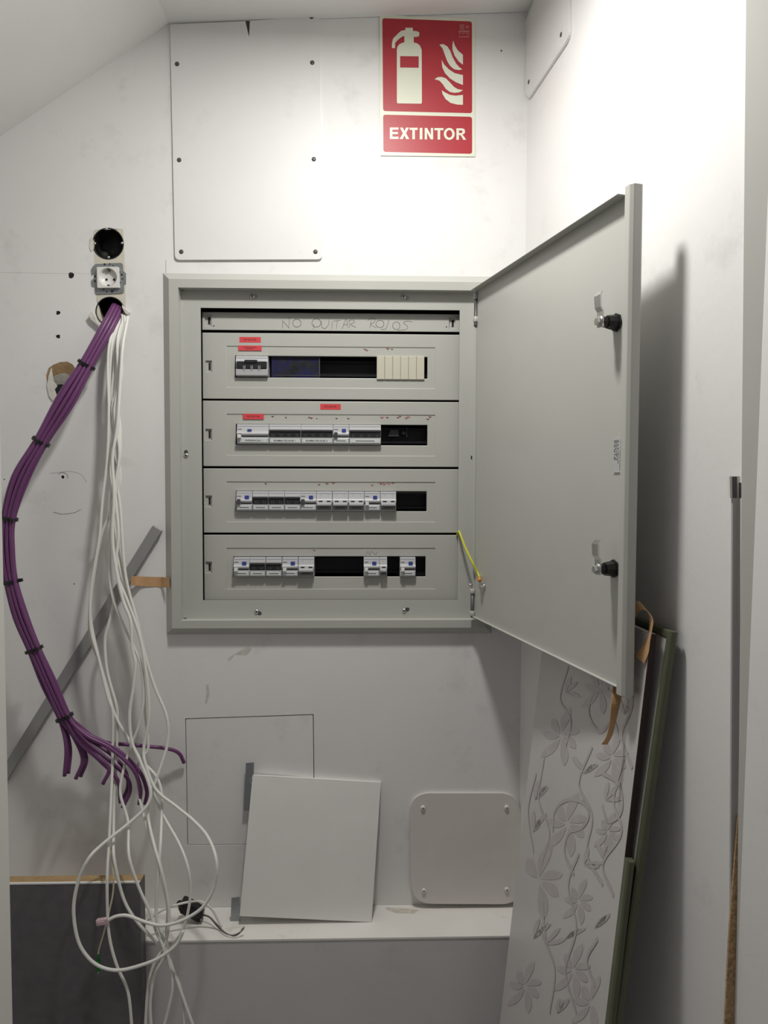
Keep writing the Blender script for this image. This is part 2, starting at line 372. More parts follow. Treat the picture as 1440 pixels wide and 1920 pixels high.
for (sx, sy) in ((341, 543), (346, 1160), (884, 858)):
    c = P(sx, sy, YB); m = MB(); m.slab([[c+Vector((-.005, -.0004, -.0018)), c+Vector((.005, -.0004, -.0018)), c+Vector((.005, -.0004, .0018)), c+Vector((-.005, -.0004, .0018))]] if sy != 858 else
                                        [[c+Vector((-.0015, -.0004, -.004)), c+Vector((.0015, -.0004, -.004)), c+Vector((.0015, -.0004, .004)), c+Vector((-.0015, -.0004, .004))]], (0, .0003, 0)); m.build('drain_slot', 'ink', cab)
# cover panels
PX0, PX1 = P(381, 850, YP).x, P(860, 850, YP).x
rows = [(625.5, 749, 440.5, 801.5, 668, 708.5), (752.5, 875, 442, 801.5, 796, 834.5), (879, 999, 442, 800, 921, 958.5), (1003, 1125, 437.5, 798, 1043.5, 1081.5)]
panels = []
def zat(py, px=620): return P(px, py, YP).z
LW, LH = .0068, .0122
def latch_hole(c, y): return rect(c.x-LW, c.x+LW, c.z-LH, c.z+LH, y)
def latch(c, par):
    m = MB(); y = c.y+.0038
    m.slab([rect(c.x-LW-.0008, c.x+LW+.0008, c.z-LH-.0008, c.z+LH+.0008, y), rect(c.x-.0008, c.x+.0040, c.z-.0082, c.z+.0082, y)], (0, .0015, 0))
    m.build('latch', 'panel', par)
    m = MB(); m.slab([rect(c.x-.002, c.x+.0052, c.z-.0095, c.z+.0095, y+.0016)], (0, .0003, 0)); m.build('slot', 'void', par, label='dark latch slot')
m = MB()
z0, z1 = zat(620.5), zat(587)
m.slab([rect(PX0, PX1, z0, z1, YP), latch_hole(P(390, 601, YP), YP), latch_hole(P(848, 606, YP), YP)], (0, .003, 0))
strip = m.build('cover_strip', 'panel', cab, bevel=.0015)
latch(P(390, 601, YP), strip); latch(P(848, 606, YP), strip)
for (a, b_) in ((401, 611), (837, 613)):
    m = MB(); m.lathe(P(a, b_, YP), (0, -1, 0), [(0, .0016), (.0005, .0014)], 8); m.build('pin_hole', 'ink', strip)
def stroke(m, pts, y, wd, closed=False, n=5, dep=.00025):
    pts = [P(a, b_, y) for a, b_ in pts]
    if len(pts) > 2: pts = smooth_path(pts, n)
    for i in range(len(pts)-1):
        a, b_ = pts[i], pts[i+1]; d = (b_-a)
        if d.length < 1e-6: continue
        nn = Vector((-d.z, 0, d.x)).normalized()*wd/2; e = d.normalized()*wd*.3
        m.add([a-e-nn, b_+e-nn, b_+e+nn, a-e+nn], [(0, 1, 2, 3)])
def ell(cx, cy, rx, ry, n=14, ph=0): return [(cx+rx*math.cos(ph+2*math.pi*k/n), cy+ry*math.sin(ph+2*math.pi*k/n)) for k in range(n+1)]
m = MB(); K = 340/1440
W_ = [[(40, 150), (42, 92)], [(44, 90), (90, 146)], [(92, 150), (96, 58)], ell(155, 110, 33, 31), ell(310, 108, 35, 33), [(292, 120), (286, 158)], [(350, 92), (354, 140), (378, 152), (402, 130), (412, 88)],
      [(436, 95), (432, 156)], [(445, 94), (502, 86)], [(476, 92), (470, 152)], [(514, 156), (546, 80), (560, 146)], [(524, 126), (556, 118)], [(570, 88), (574, 146)], [(566, 90), (598, 84), (612, 102), (582, 120), (624, 143)],
      [(748, 76), (734, 150)], [(718, 88), (748, 70), (776, 76), (768, 104), (740, 116), (786, 148)], ell(815, 116, 32, 29), [(884, 86), (874, 128), (856, 158), (824, 158)], ell(945, 130, 29, 30), [(1072, 100), (1028, 94), (1002, 108), (1030, 130), (1026, 158), (955, 168)]]
for st in W_: stroke(m, [(520+a*K, 580+b_*K) for a, b_ in st], YP-.0003, .0008)
m.build('handwriting', 'pencil', strip, kind='stuff', label='pencilled words NO QUITAR ROJOS')
YI = YP+.0016
for i, (t0, t1, wx0, wx1, wy0, wy1) in enumerate(rows):
    m = MB()
    z0, z1 = zat(t1), zat(t0)
    gx0, gx1, gz0, gz1 = P(425, t0, YP).x, P(816, t0, YP).x, zat(t1-(21 if i else 22)), zat(t0+25)
    cy_ = (687, 815, 940, 1064)[i]
    m.slab([rect(PX0, PX1, z0, z1, YP), rect(gx0, gx1, gz0, gz1, YP), latch_hole(P(391, cy_, YP), YP)], (0, .003, 0))
    wz0, wz1 = zat(wy1), zat(wy0); wa, wb = P(wx0, wy0, YI).x, P(wx1, wy0, YI).x
    m.slab([rect(gx0-.001, gx1+.001, gz0-.001, gz1+.001, YI), rect(wa, wb, wz0, wz1, YI)], (0, .006, 0))
    pn = m.build('cover_panel', 'panel', cab, bevel=.0012)
    panels.append(pn)
    latch(P(391, cy_, YP), pn)
    # DIN rail inside
    zc = (wz0+wz1)/2
    m = MB(); m.box(PX0+.02, PX1-.02, .055, .0565, zc-.0135, zc+.0135); m.box(PX0+.02, PX1-.02, .049, .0565, zc+.0125, zc+.0135); m.box(PX0+.02, PX1-.02, .049, .0565, zc-.0135, zc-.0125)
    m.box(PX0+.02, PX1-.02, .048, .049, zc+.0135, zc+.0175); m.box(PX0+.02, PX1-.02, .048, .049, zc-.0175, zc-.0135)
    m.build('mounting_rail', 'rail', cab)
# stickers and marker traces
def sticker(x0, x1, y0, y1, par, lines, lab):
    a, b_ = P(x0, y1, YP-.0004), P(x1, y0, YP-.0004)
    m = MB(); m.slab([rect(a.x, b_.x, a.z, b_.z, YP-.0004)], (0, .0003, 0)); m.mi = 1
    h = (b_.z-a.z); wd = b_.x-a.x
    for k, tx in enumerate(lines):
        hh = h*.34 if len(lines) == 1 else h*.2
        zz = a.z + h*.33 if len(lines) == 1 else a.z+h*(.55-.3*k)
        ww = wd*.6 if k == 0 else wd*.36
        m.text(tx, (a.x+(wd-ww)/2, YP-.0006, zz), (1, 0, 0), (0, 0, 1), ww, hh, bold=.012)
    m.build('sticker', ['redlab', 'ink'], par, label=lab)
sticker(449, 489, 632, 642, panels[0], ['NO QUITAR'], 'red sticker reading NO QUITAR')
sticker(447, 490.5, 648, 657, panels[0], ['INTERRUPTOR GENERAL', 'GENERAL'], 'red sticker with two tiny printed lines')
sticker(600.5, 639, 757.5, 768, panels[1], ['NO QUITAR'], 'red sticker reading NO QUITAR at the top edge')
sticker(455.5, 494.5, 776, 786, panels[1], ['NO QUITAR'], 'red sticker reading NO QUITAR above the residual switch')
def scrib(par, spots, mt='redink'):
    m = MB()
    for (x, y, s) in spots:
        stroke(m, [(x-s, y+random.uniform(-1, 1)), (x-s*.3, y-s*.35), (x+s*.2, y+s*.3), (x-s*.2, y+s*.4), (x+s*.6, y-s*.2), (x+s, y+random.uniform(-1, 1))], YI-.0003, .0011, n=3)
    m.build('marker_trace', mt, par, kind='stuff')
scrib(panels[0], [(684, 655, 3), (688, 657, 2.5), (727, 654, 3.5), (735, 655, 2)])
scrib(panels[1], [(511, 781, 2.5), (536, 783, 1.5), (580, 783, 3), (584, 784, 3), (594, 785, 1), (631, 785, 2), (653, 785, 2), (716, 783, 4), (726, 783, 3), (746, 783, 3), (750, 781, 2.5), (762, 784, 4), (766, 782, 3), (802, 786, 3), (806, 782, 3)])
scrib(panels[2], [(498, 907, 2), (598, 909, 2), (613, 907, 3), (625, 906, 3.5), (698, 910, 2.5), (714, 907, 4), (720, 908, 4), (729, 907, 4), (737, 906, 2)])
scrib(panels[3], [(589, 1032, 2.5)])
m = MB(); stroke(m, [(685, 1042), (690, 1034), (693, 1041), (697, 1034), (703, 1040), (708, 1035)], YI-.0003, .0006); m.build('pencil_trace', 'pencil', panels[3])

# --- breakers, built once per kind and copied; the front nose stands proud of the cover
MOD = .01772; HH = .0218
def profile(kind):
    # (z, protrusion)
    if kind == 'rcd': return [(HH, -.03), (HH, .0085), (.017, .0095), (.0055, .0115), (.003, .0150), (-.0005, .0152), (-.003, .0105), (-.0075, .0105), (-.0085, .0125), (-.0200, .0105), (-HH, .008), (-HH, -.03)]
    if kind == 'off': return [(HH, -.03), (HH, .0085), (.017, .0095), (.0050, .0115), (.003, .0150), (-.0025, .0152), (-.0085, .0120), (-.0200, .0090), (-HH, .007), (-HH, -.03)]
    return [(HH, -.03), (HH, .0085), (.017, .0095), (.0085, .0115), (.0060, .0105), (-.0065, .0095), (-.0075, .0130), (-.0200, .0105), (-HH, .008), (-HH, -.03)]
protos = {}
def breaker(kind, n, px, row, label, extra=None):
    t0, t1, wx0, wx1, wy0, wy1 = rows[row]
    zc = (zat(wy0)+zat(wy1))/2; x0 = P(px, wy0, YI-.008).x
    key = (kind, n, extra)
    nm = 'residual_current_breaker' if kind.startswith('rcd') else ('main_switch' if extra == 'main' else 'circuit_breaker')
    if key in protos:
        src, sx, sz = protos[key]
        o = copy_tree(src, (x0-sx, 0, zc-sz)); o['label'] = label; return o
    t = thing(nm, label, 'circuit breaker', (x0+n*MOD/2, YI, zc-HH), 'breakers in the cabinet rows')
    wd = n*MOD - .0006
    m = MB(); base = 'rcd' if kind.startswith('rcd') else kind
    pr = profile(base)
    m.slab([[Vector((x0, YI-d, zc+z)) for z, d in pr]], (wd, 0, 0)); m.build('body', 'brk', t, bevel=.0004, seg=1)
    def bx_(name, mt, xa, xb, za, zb, d0, d1, bev=.0003):
        m = MB(); m.box(x0+xa, x0+xb, YI-d1, YI-d0, zc+za, zc+zb); return m.build(name, mt, t, bevel=bev, seg=1)
    bx_('brand_stripe', 'stripe', .001, wd-.001, .0172, .0180, .0088, .00965, 0)
    if extra == 'main':
        bx_('lever', 'brkdark', .002, wd-.002, -.006, .0095, .009, .0150, .001)
        bx_('lever_grip', 'brkdark', wd*.28, wd*.68, .006, .0125, .009, .0175, .001)
        for k in range(3):
            for e in (-.0016, .0016):
                bx_('contact_mark', 'brk', wd*(.27+.235*k)+e-.0005, wd*(.27+.235*k)+e+.0005, -.0078, .0, .014, .0155, 0)
        protos[key] = (t, x0, zc); return t
    if base == 'mcb':
        bx_('lever', 'brkdark', .0006, wd-.0006, -.0070, .0078, .0090, .0132, .0006)
        bx_('lever_cap', 'brkgrey', .0006, wd-.0006, .0062, .0104, .0085, .0156, .0008)
        for k in range(n):
            bx_('lever_rib', 'brkgrey', (k+.5)*MOD-.0030, (k+.5)*MOD-.0010, -.0055, .0005, .012, .0138, .0002)
            bx_('lever_rib', 'brkgrey', (k+.5)*MOD+.0010, (k+.5)*MOD+.0030, -.0055, .0005, .012, .0138, .0002)
    if base == 'off':
        for k in range(n):
            bx_('indicator', 'brkdark', (k+.3)*MOD, (k+.78)*MOD, -.0012, .0014, .0145, .0156, 0)
            bx_('module_seam', 'brkgrey', (k+.5)*MOD-.0001, (k+.5)*MOD+.0001, .006, .0165, .0098, .0106, 0)
        bx_('lever', 'brk', .0012, wd-.0012, -.0095, -.0030, .010, .0215, .0012)
    if base == 'rcd':
        bw = .0092
        xb = wd*.68 if n == 2 else wd*.40
        bx_('test_button', 'blue', xb-bw/2, xb+bw/2, .0040 if n == 2 else .0068, .0128 if n == 2 else .0112, .0095, .0142, .0005)
        bx_('print_line', 'ink', .0018, .0105, .0105, .0117, .0102, .0110, 0)
        if n == 4: bx_('print_line', 'ink', .0018, .0105, .0005, .0014, .0145, .0154, 0)
        if kind == 'rcd': bx_('lever', 'white', .0018, .0098, -.0090, -.0015, .0100, .0200, .0008)
        else: bx_('lever', 'brkgrey', .0018, .0098, -.0055, .0050, .0100, .0190, .0008)
        bx_('lever_slot', 'brkgrey', .0108, wd-.0012, -.0062, -.0038, .0100, .0108, 0)
    # label window with a paper strip
    lw = bx_('label_window', 'lab' if base != 'off' else 'labdark', .0012, wd-.0012, -.0190, -.0095, .0100, .0128, .0004)
    txt = {'d1': 'DIFERENCIAL 1', 'f1': 'BOMBA FECALES 1', 'f2': 'BOMBA FECALES 2'}.get(extra)
    m = MB(); xa, xb = (.003, wd-.003) if txt != 'DIFERENCIAL 1' else (.012, wd-.006)
    m.box(x0+xa, x0+xb, YI-.0131, YI-.0127, zc-.0180, zc-.0102); m.mi = 1
    if txt: m.text(txt, (x0+xa+(xb-xa)*.12, YI-.0133, zc-.0158), (1, 0, 0), (0, 0, 1), (xb-xa)*.74, .0036, bold=.015)
    else:
        m.add([(x0+wd*.2, YI-.0133, zc-.0148), (x0+wd*.8, YI-.0133, zc-.0148), (x0+wd*.8, YI-.0133, zc-.0134), (x0+wd*.2, YI-.0133, zc-.0134)], [(0, 1, 2, 3)])
    m.build('paper_label', ['paper' if base != 'off' else 'labdark', 'ink'], t, label=('white label reading '+txt) if txt else None)
    protos[key] = (t, x0, zc); return t
breaker('mcb', 4, 442.5, 0, 'four-pole white main switch with a black lever at the left of the top row', 'main')
breaker('rcd', 4, 444.5, 1, 'wide four-pole residual switch labelled DIFERENCIAL 1 in the second row', 'd1')
breaker('mcb', 4, 505, 1, 'four-pole breaker with black levers next to the wide residual switch, second row', 'f1')
breaker('mcb', 4, 565, 1, 'four-pole breaker with black levers left of the narrow residual breaker, second row', 'f2')
breaker('rcd_on', 2, 625, 1, 'narrow residual breaker with blue button in the middle of the second row')
breaker('mcb', 4, 655, 1, 'four-pole black-levered breaker at the right end of the second row')
breaker('rcd_on', 2, 443.5, 2, 'blue-button residual breaker at the left end of the third row')
for k, (x, wd_) in enumerate(((474, 'first'), (504, 'second'), (534, 'third'))):
    breaker('mcb', 2, x, 2, wd_+' of three black-levered two-pole breakers in the third row')
breaker('rcd_on', 2, 563.5, 2, 'blue-button residual breaker right of the three black-levered ones, third row')
for x, wd_ in ((593.5, 'first'), (623.7, 'second'), (653.5, 'third')):
    breaker('off', 2, x, 2, wd_+' of three pale-levered two-pole breakers side by side in the third row')
breaker('rcd', 2, 683.5, 2, 'white-levered residual breaker with blue button near the right of the third row')
breaker('off', 2, 713.5, 2, 'pale two-pole breaker at the right end of the third row')
breaker('rcd', 2, 438.5, 3, 'white-levered residual breaker with blue button at the left end of the bottom row')
breaker('mcb', 2, 468.5, 3, 'left of two black-levered two-pole breakers in the bottom row')
breaker('mcb', 2, 499, 3, 'right of two black-levered two-pole breakers in the bottom row')
breaker('rcd', 2, 529.5, 3, 'white-levered residual breaker right of the black-levered pair in the bottom row')
breaker('off', 2, 559.8, 3, 'pale two-pole breaker left of the long empty gap in the bottom row')
breaker('rcd', 2, 682, 3, 'white-levered residual breaker right of the long empty gap in the bottom row')
breaker('off', 1, 711.5, 3, 'slim single-pole breaker beside a residual breaker in the bottom row')
breaker('rcd', 2, 750, 3, 'lone residual breaker with blue button at the right of the bottom row')
# distribution block behind smoky cover (row 1) and the beige blanking strip
zc = (zat(668)+zat(708.5))/2
a, b_ = P(508, 688, YI), P(600, 688, YI)
t = thing('terminal_block', 'smoky transparent terminal block with blue terminals in the top row', 'terminal block', ((a.x+b_.x)/2, .03, zc-.022))
m = MB(); m.box(a.x, b_.x, YI+.008, .05, zc-.024, zc+.026); m.build('cover', 'clear', t, bevel=.002)
m = MB(); m.box(a.x+.004, b_.x-.004, YI+.0066, YI+.0082, zc-.0185, zc-.017); m.build('cover_edge', 'brkgrey', t)
m = MB(); m.box(b_.x-.0025, b_.x-.0005, YI+.0060, YI+.0082, zc-.02, zc+.02); m.build('cover_edge', 'brkgrey', t)
t = thing('blanking_strip', 'beige plastic blanking strip of six snap-off segments in the top row', 'blanking plate', (P(751, 710, YI).x, YI, zc-.024))
x0 = P(706.5, 690, YI-.004).x; x1 = P(796, 690, YI-.004).x; sg = (x1-x0)/6
for k in range(6):
    m = MB(); m.box(x0+k*sg, x0+(k+1)*sg-.0005, YI-.0042, YI+.004, zat(711), zat(667)); m.build('segment', 'beige', t, bevel=.0008, seg=1)
# dark connector parts seen in the empty window of the second row
a = P(732, 818, .045); b_ = P(745, 809, .045)
m = MB(); m.slab([Pl([(728, 818), (732, 806), (746, 806), (748, 818)], .040)], (0, .006, 0)); m.mi = 0; m.lathe(P(757, 812, .041), (0, 1, 0), [(0, .005), (.005, .005)], 12)
m.box(P(762, 812, .04).x, P(763, 812, .04).x, .038, .05, zat(818), zat(799))
m.build('rail_connector', 'brkgrey', cab, label='dark rail connector in the empty slot')

# --- cabinet door: tray with flanges, seen from its inside
hin = Vector((.2455, -.026, 0)); fre = Vector((.3804, -.6101, 0))
DZ0, DZ1 = CAMH-.3057, CAMH+.4024
dv = (fre-hin); DW = dv.length; ux = dv.normalized(); uy = Vector((-ux.y, ux.x, 0))   # inner side is -uy
TD = Matrix(((ux.x, uy.x, 0, hin.x), (ux.y, uy.y, 0, hin.y), (0, 0, 1, 0), (0, 0, 0, 1)))
m = MB(TD)
fd = .017
m.box(.008, DW, 0, .0016, DZ0, DZ1)
m.box(.010, DW-.014, -fd, 0, DZ1-.0018, DZ1); m.box(.010, DW-.014, -fd*.35, 0, DZ0, DZ0+.0018)
m.box(.008, .0095, -.004, 0, DZ0, DZ1)
door = m.build('door', 'cab', cab, bevel=.0006, seg=1, label='grey sheet-metal cabinet door swung open, inside face showing')
m = MB(TD)   # folded edge profile running past the top and bottom
pr = [(DW-.014, -.0015), (DW-.014, -.004), (DW-.009, -.0085), (DW+.003, -.0085), (DW+.008, -.004), (DW+.008, .0085), (DW+.004, .012), (DW-.014, .012)]
m.slab([[Vector((a, b_, DZ0-.008)) for a, b_ in pr]], (0, 0, DZ1-DZ0+.016)); m.build('edge_profile', 'cab', door, bevel=.001, label='folded edge profile')
nD = (TD.to_3x3() @ Vector((0, -1, 0))).normalized()
def onD(px, py, off=0.0):
    q = PP(px, py, hin + nD*off, nD); l = TD.inverted() @ q; return l
for (bx_, by_) in ((1160, 605), (1155, 1066)):
    l = onD(bx_-3, by_); ax = Vector((0, -1, 0))
    m = MB(TD); m.lathe(Vector((l.x, -.0002, l.z)), ax, [(0, .0135), (.003, .0135), (.003, .0115), (.012, .0105), (.017, .0095), (.017, .008), (.025, .008)], 8)
    m.build('lock_body', 'black', door, label='black plastic lock body')
    m = MB(TD)   # cam: flat arm, then a kink, rising from the shaft
    yy = -.026
    m.smooth = False
    cx, cz = l.x, l.z
    for za, zb, ya, yb, w0, w1 in ((-.008, .014, 0, 0, .0075, .0075), (.014, .020, 0, -.004, .0075, .0080), (.020, .037, -.004, -.005, .0080, .0085), (.037, .043, -.005, -.0015, .0085, .0060)):
        vs = []
        for yo in (0, -.0022):
            vs += [(cx-w0, yy+ya+yo, cz+za), (cx+w0, yy+ya+yo, cz+za), (cx+w1, yy+yb+yo, cz+zb), (cx-w1, yy+yb+yo, cz+zb)]
        m.add(vs, [(0, 1, 2, 3), (7, 6, 5, 4), (0, 4, 5, 1), (1, 5, 6, 2), (2, 6, 7, 3), (3, 7, 4, 0)])
    m.build('lock_cam', 'steel', door, label='zinc-plated lock cam pointing up')
    m = MB(TD); m.lathe(Vector((cx, yy, cz)), ax, [(0, .0085), (.003, .0085)], 16); m.lathe(Vector((cx, yy-.003, cz)), ax, [(0, .0062), (.005, .0062), (.0058, .005)], 6); m.build('lock_bolt', 'steel', door)
# rating label on the inside of the door
c0_, c1_ = onD(1150, 822), onD(1170, 888)
m = MB(TD); ul, ur = onD(1151, 850).x, onD(1171, 850).x; zt, zb = onD(1160, 820).z, onD(1160, 889).z
m.box(ul, ur, -.0006, -.0001, zb, zt); m.mi = 1
dw, dh = ur-ul, zt-zb
m.text('IDE', (ur-dw*.36, -.0008, zt-.003), (0, 0, -1), (1, 0, 0), dh*.29, dw*.30, bold=.02, shear=.25)
m.text('ARMARIO METALICO', (ur-dw*.42, -.0008, zt-dh*.34), (0, 0, -1), (1, 0, 0), dh*.55, dw*.10)
random.seed(5)
for k in range(4):
    zz = zt-dh*.07
    while zz > zb+dh*(.48-.06*k):
        ln = random.uniform(.03, .10)*dh; m.box(ul+dw*(.06+.12*k), ul+dw*(.11+.12*k), -.0008, -.0006, zz-ln, zz); zz -= ln+dh*random.uniform(.02, .05)
m.box(ul+dw*.12, ur-dw*.3, -.0008, -.0006, zb+dh*.02, zb+dh*.04)
m.build('rating_label', ['lead', 'ink'], door, label='small printed maker label')
bpy.data.objects['rating_label'].data.materials[0] = mat('silver_label', (.50, .51, .51), .4)
# hinges
HY = YR-.014
for k, (pa, pb) in enumerate(((550, 561), (594, 604), (1104, 1113), (1145, 1155))):
    px_ = 889.5 if k < 2 else 887.5
    za, zb = P(px_, pb, HY).z, P(px_, pa, HY).z; hx = P(px_, 900, HY).x
    m = MB(); m.lathe((hx, HY, za), (0, 0, 1), [(0, .0056), (zb-za, .0056)], 14); m.box(hx, hx+.0075, HY-.0015, HY+.0015, za, zb)
    m.build('hinge_knuckle', 'cab', cab, bevel=.0004, seg=1)
for k, (pa, pb) in enumerate(((561, 613), (1113, 1158))):
    px_ = 889.5 if k < 1 else 887.5; hx = P(px_, 900, HY).x; za, zb = P(px_, pb, HY).z, P(px_, pa, HY).z
    m = MB(); m.lathe((hx, HY, za), (0, 0, 1), [(0, .0028), (.003, .0044), (.006, .0040), (zb-za, .0040)], 12); m.build('hinge_pin', 'pin', cab, label='dark steel hinge pin')
m = MB(); m.tube(Pl([(877, 1097), (884, 1095.5), (889, 1100)], YR-.008), .0016, 8); m.build('hinge_spring', 'steel', cab)
# earth wire between frame and door
e1 = PP(906, 1094, hin+nD*.006, nD)
pa = P(858, 1003, .004); pts = [P(857, 1006, .024), P(858.5, 999, .004), P(861, 997, -.012), P(863.5, 1003, -.02), P(873, 1028, -.035), P(886, 1055, -.05), P(897, 1077, -.055), e1 + nD*.004 + Vector((-.004, 0, .008))]
m = MB(); m.tube(smooth_path(pts, 8), .0027, 8); ew = m.build('earth_wire', 'yg', cab, label='yellow-green earth wire')
d_ = (pts[-1]-pts[-2]).normalized()
m = MB(); m.tube([pts[-1]-d_*.010, pts[-1]+d_*.004], .0042, 10); m.build('cable_lug', 'orange', ew, label='orange insulated lug')
l = onD(908, 1100)
m = MB(TD); m.lathe(Vector((l.x, 0, l.z)), (0, -1, 0), [(0, .0078), (.004, .0078), (.004, .0058), (.009, .0058), (.009, .003), (.012, .003)], 10); m.build('earth_stud', 'steel', door)

# ------------------------------------------------------------------ fire extinguisher sign
YS = -.0025
t = thing('extinguisher_sign', 'red and cream fire extinguisher sign reading EXTINTOR on the wall', 'sign', P(802, 293, 0))
q = Pl([(711.5, 28.5), (890.5, 34.5), (891, 293.5), (713.5, 291.5)], YS)
m = MB(); m.slab([rounded(q, .002, 2)], (0, .0022, 0)); m.build('board', 'sign', t)
k_ = 210/1390
def C(pts, y): return [P(700+a*k_, 20+b_*k_, y) for a, b_ in pts]
for qq in ([(112, 93), (1224, 134), (1226, 1272), (121, 1245)], [(121, 1290), (1225, 1317), (1226, 1776), (124, 1752)]):
    m = MB(); m.slab([rounded(C(qq, YS-.0003), .0055, 4)], (0, .00029, 0)); m.build('red_field', 'signred', t)
ext = [(300, 1150), (292, 1132), (292, 480), (300, 445), (325, 415), (360, 400), (385, 392), (385, 318), (360, 318), (300, 365), (270, 400), (268, 465), (230, 463), (232, 400), (245, 345), (300, 290), (345, 250), (398, 240), (398, 212), (490, 212), (490, 250), (540, 255), (570, 268), (570, 312), (540, 325), (502, 325), (502, 395), (545, 405), (580, 435), (600, 485), (603, 1138), (595, 1154)]
m = MB(); m.slab([C(ext, YS-.0006), C([(332, 563), (563, 566), (563, 709), (332, 706)], YS-.0006)], (0, .00029, 0)); m.build('extinguisher_symbol', 'sign', t, label='cream extinguisher pictogram')
for fl in ([(992, 372), (1010, 430), (1050, 495), (1112, 547), (1112, 670), (1060, 630), (1010, 560), (982, 480), (982, 420)],
           [(820, 420), (870, 415), (920, 445), (955, 500), (985, 580), (1030, 660), (1070, 705), (1105, 728), (1060, 737), (1000, 725), (950, 680), (915, 620), (885, 540), (860, 470)],
           [(848, 610), (880, 670), (940, 730), (1010, 775), (1112, 800), (1112, 922), (1030, 890), (950, 840), (890, 775), (855, 700)],
           [(760, 850), (800, 825), (850, 822), (900, 840), (950, 890), (1000, 945), (1050, 975), (1112, 985), (1070, 1012), (1010, 1020), (950, 1008), (900, 970), (860, 910), (820, 868)],
           [(848, 988), (890, 1015), (950, 1045), (1020, 1055), (1112, 1045), (1112, 1168), (1040, 1165), (960, 1145), (900, 1100), (862, 1040)]):
    m = MB(); m.slab([C(fl, YS-.0006)], (0, .00029, 0)); m.build('flame', 'sign', t)
def glyph(ch, x0, x1):
    w_ = x1-x0; st = 31; H = 142
    if ch == 'E': L_ = [[(0,0),(w_,0),(w_,27),(st,27),(st,56),(w_-7,56),(w_-7,82),(st,82),(st,114),(w_,114),(w_,H),(0,H)]]
    elif ch == 'T': c_ = w_/2; L_ = [[(0,0),(w_,0),(w_,27),(c_+st/2,27),(c_+st/2,H),(c_-st/2,H),(c_-st/2,27),(0,27)]]
    elif ch == 'I': L_ = [[(0,0),(w_,0),(w_,H),(0,H)]]
    elif ch == 'N': L_ = [[(0,0),(st-1,0),(w_-28,88),(w_-28,0),(w_,0),(w_,H),(w_-30,H),(28,54),(28,H),(0,H)]]
    elif ch == 'X': L_ = [[(4,0),(40,0),(w_/2,44),(w_-40,0),(w_-4,0),(w_/2+19,70),(w_,H),(w_-37,H),(w_/2,96),(37,H),(0,H),(w_/2-19,70)]]
    elif ch == 'O':
        el = lambda rx, ry: [(w_/2+rx*math.cos(2*math.pi*k/32), H/2+ry*math.sin(2*math.pi*k/32)) for k in range(32)]
        L_ = [el(w_/2, H/2+3), el(w_/2-31, H/2-24)]
    else:
        L_ = [[(0,0),(66,0),(88,5),(102,17),(108,40),(102,60),(88,72),(72,78),(88,92),(w_,H),(w_-36,H),(62,100),(48,84),(31,82),(31,H),(0,H)], [(31,26),(60,26),(73,31),(76,41),(72,53),(58,58),(31,58)]]
    return [[(x0+a, 1450+(x0-205)*.0125+b_) for a, b_ in l_] for l_ in L_]
m = MB()
for ch, xa, xb in (('E',205,313),('X',326,446),('T',450,550),('I',576,609),('N',638,742),('T',758,870),('O',874,1010),('R',1031,1152)):
    m.slab([C(l_, YS-.0006) for l_ in glyph(ch, xa, xb)], (0, .00029, 0))
m.build('lettering', 'sign', t, kind='stuff', label='cream word EXTINTOR')
m = MB()
for (xa, xb, ya, yb) in ((1070, 1130, 172, 182), (1070, 1125, 190, 198), (1070, 1128, 206, 214), (1075, 1130, 222, 232), (1145, 1188, 186, 194), (1145, 1160, 194, 205), (1170, 1188, 194, 205), (1145, 1188, 212, 220), (1060, 1190, 246, 256), (1060, 1085, 256, 272), (1092, 1118, 258, 270), (1125, 1150, 256, 272), (1160, 1175, 256, 272), (1180, 1190, 256, 272), (1062, 1080, 284, 294), (1105, 1125, 284, 294), (1150, 1190, 284, 294), (1060, 1190, 318, 330)):
    m.slab([C([(xa, ya), (xb, ya), (xb, yb), (xa, yb)], YS-.0006)], (0, .0002, 0))
m.build('maker_mark', 'signpale', t, kind='stuff', label='tiny pale maker mark and fine print')

# ------------------------------------------------------------------ large cover plate on the wall
t = thing('cover_plate', 'large white screwed cover plate with torn top edge on the wall above the cabinet', 'cover plate', P(465, 487, 0))
q = Pl([(319, 46), (460, 39.5), (467, 70), (468.5, 39), (598, 29.5), (604, 486), (328, 487)], -.0055)
m = MB(); m.slab([rounded(q, [.0, 0, 0, 0, .0, .011, .011], 5)], (0, .0052, 0)); m.build('plate', 'plate', t)
m = MB(); m.slab([Pl([(458, 38), (470, 38), (467, 71), (465, 71)], -.0006)], (0, .0004, 0)); m.build('tear', 'brkgrey', t, label='dark tear at the top edge')
for (a, b_) in ((332, 120), (585.5, 117.5), (336, 300), (588.5, 298.5), (340, 472), (591.5, 472), (584, 31.5)):
    c = P(a, b_, -.0055); m = MB(); m.lathe(c, (0, -1, 0), [(-.001, .0048), (.0006, .0048), (.0012, .0025)], 14); m.build('screw', 'brkgrey', t, label='dark screw head')
# cover plate on the right wall
t = thing('cover_plate', 'white screwed cover plate high on the right-hand wall', 'cover plate', R(1020, 130))
q = [R(a, b_, .006) for a, b_ in ((984.5, 42), (999, 4), (1063, -140), (1066.5, 70), (991, 184), (985, 176))]
m = MB(); m.slab([rounded(q, [0, 0, 0, .018, .004, 0], 5)], -RW_N*.0056); m.build('plate', 'plate', t)
for (a, b_) in ((1052, 65), (991.5, 153.5)):
    m = MB(); m.lathe(R(a, b_, .006), RW_N, [(-.001, .0045), (.0008, .0045), (.0014, .002)], 12); m.build('screw', 'brkgrey', t)

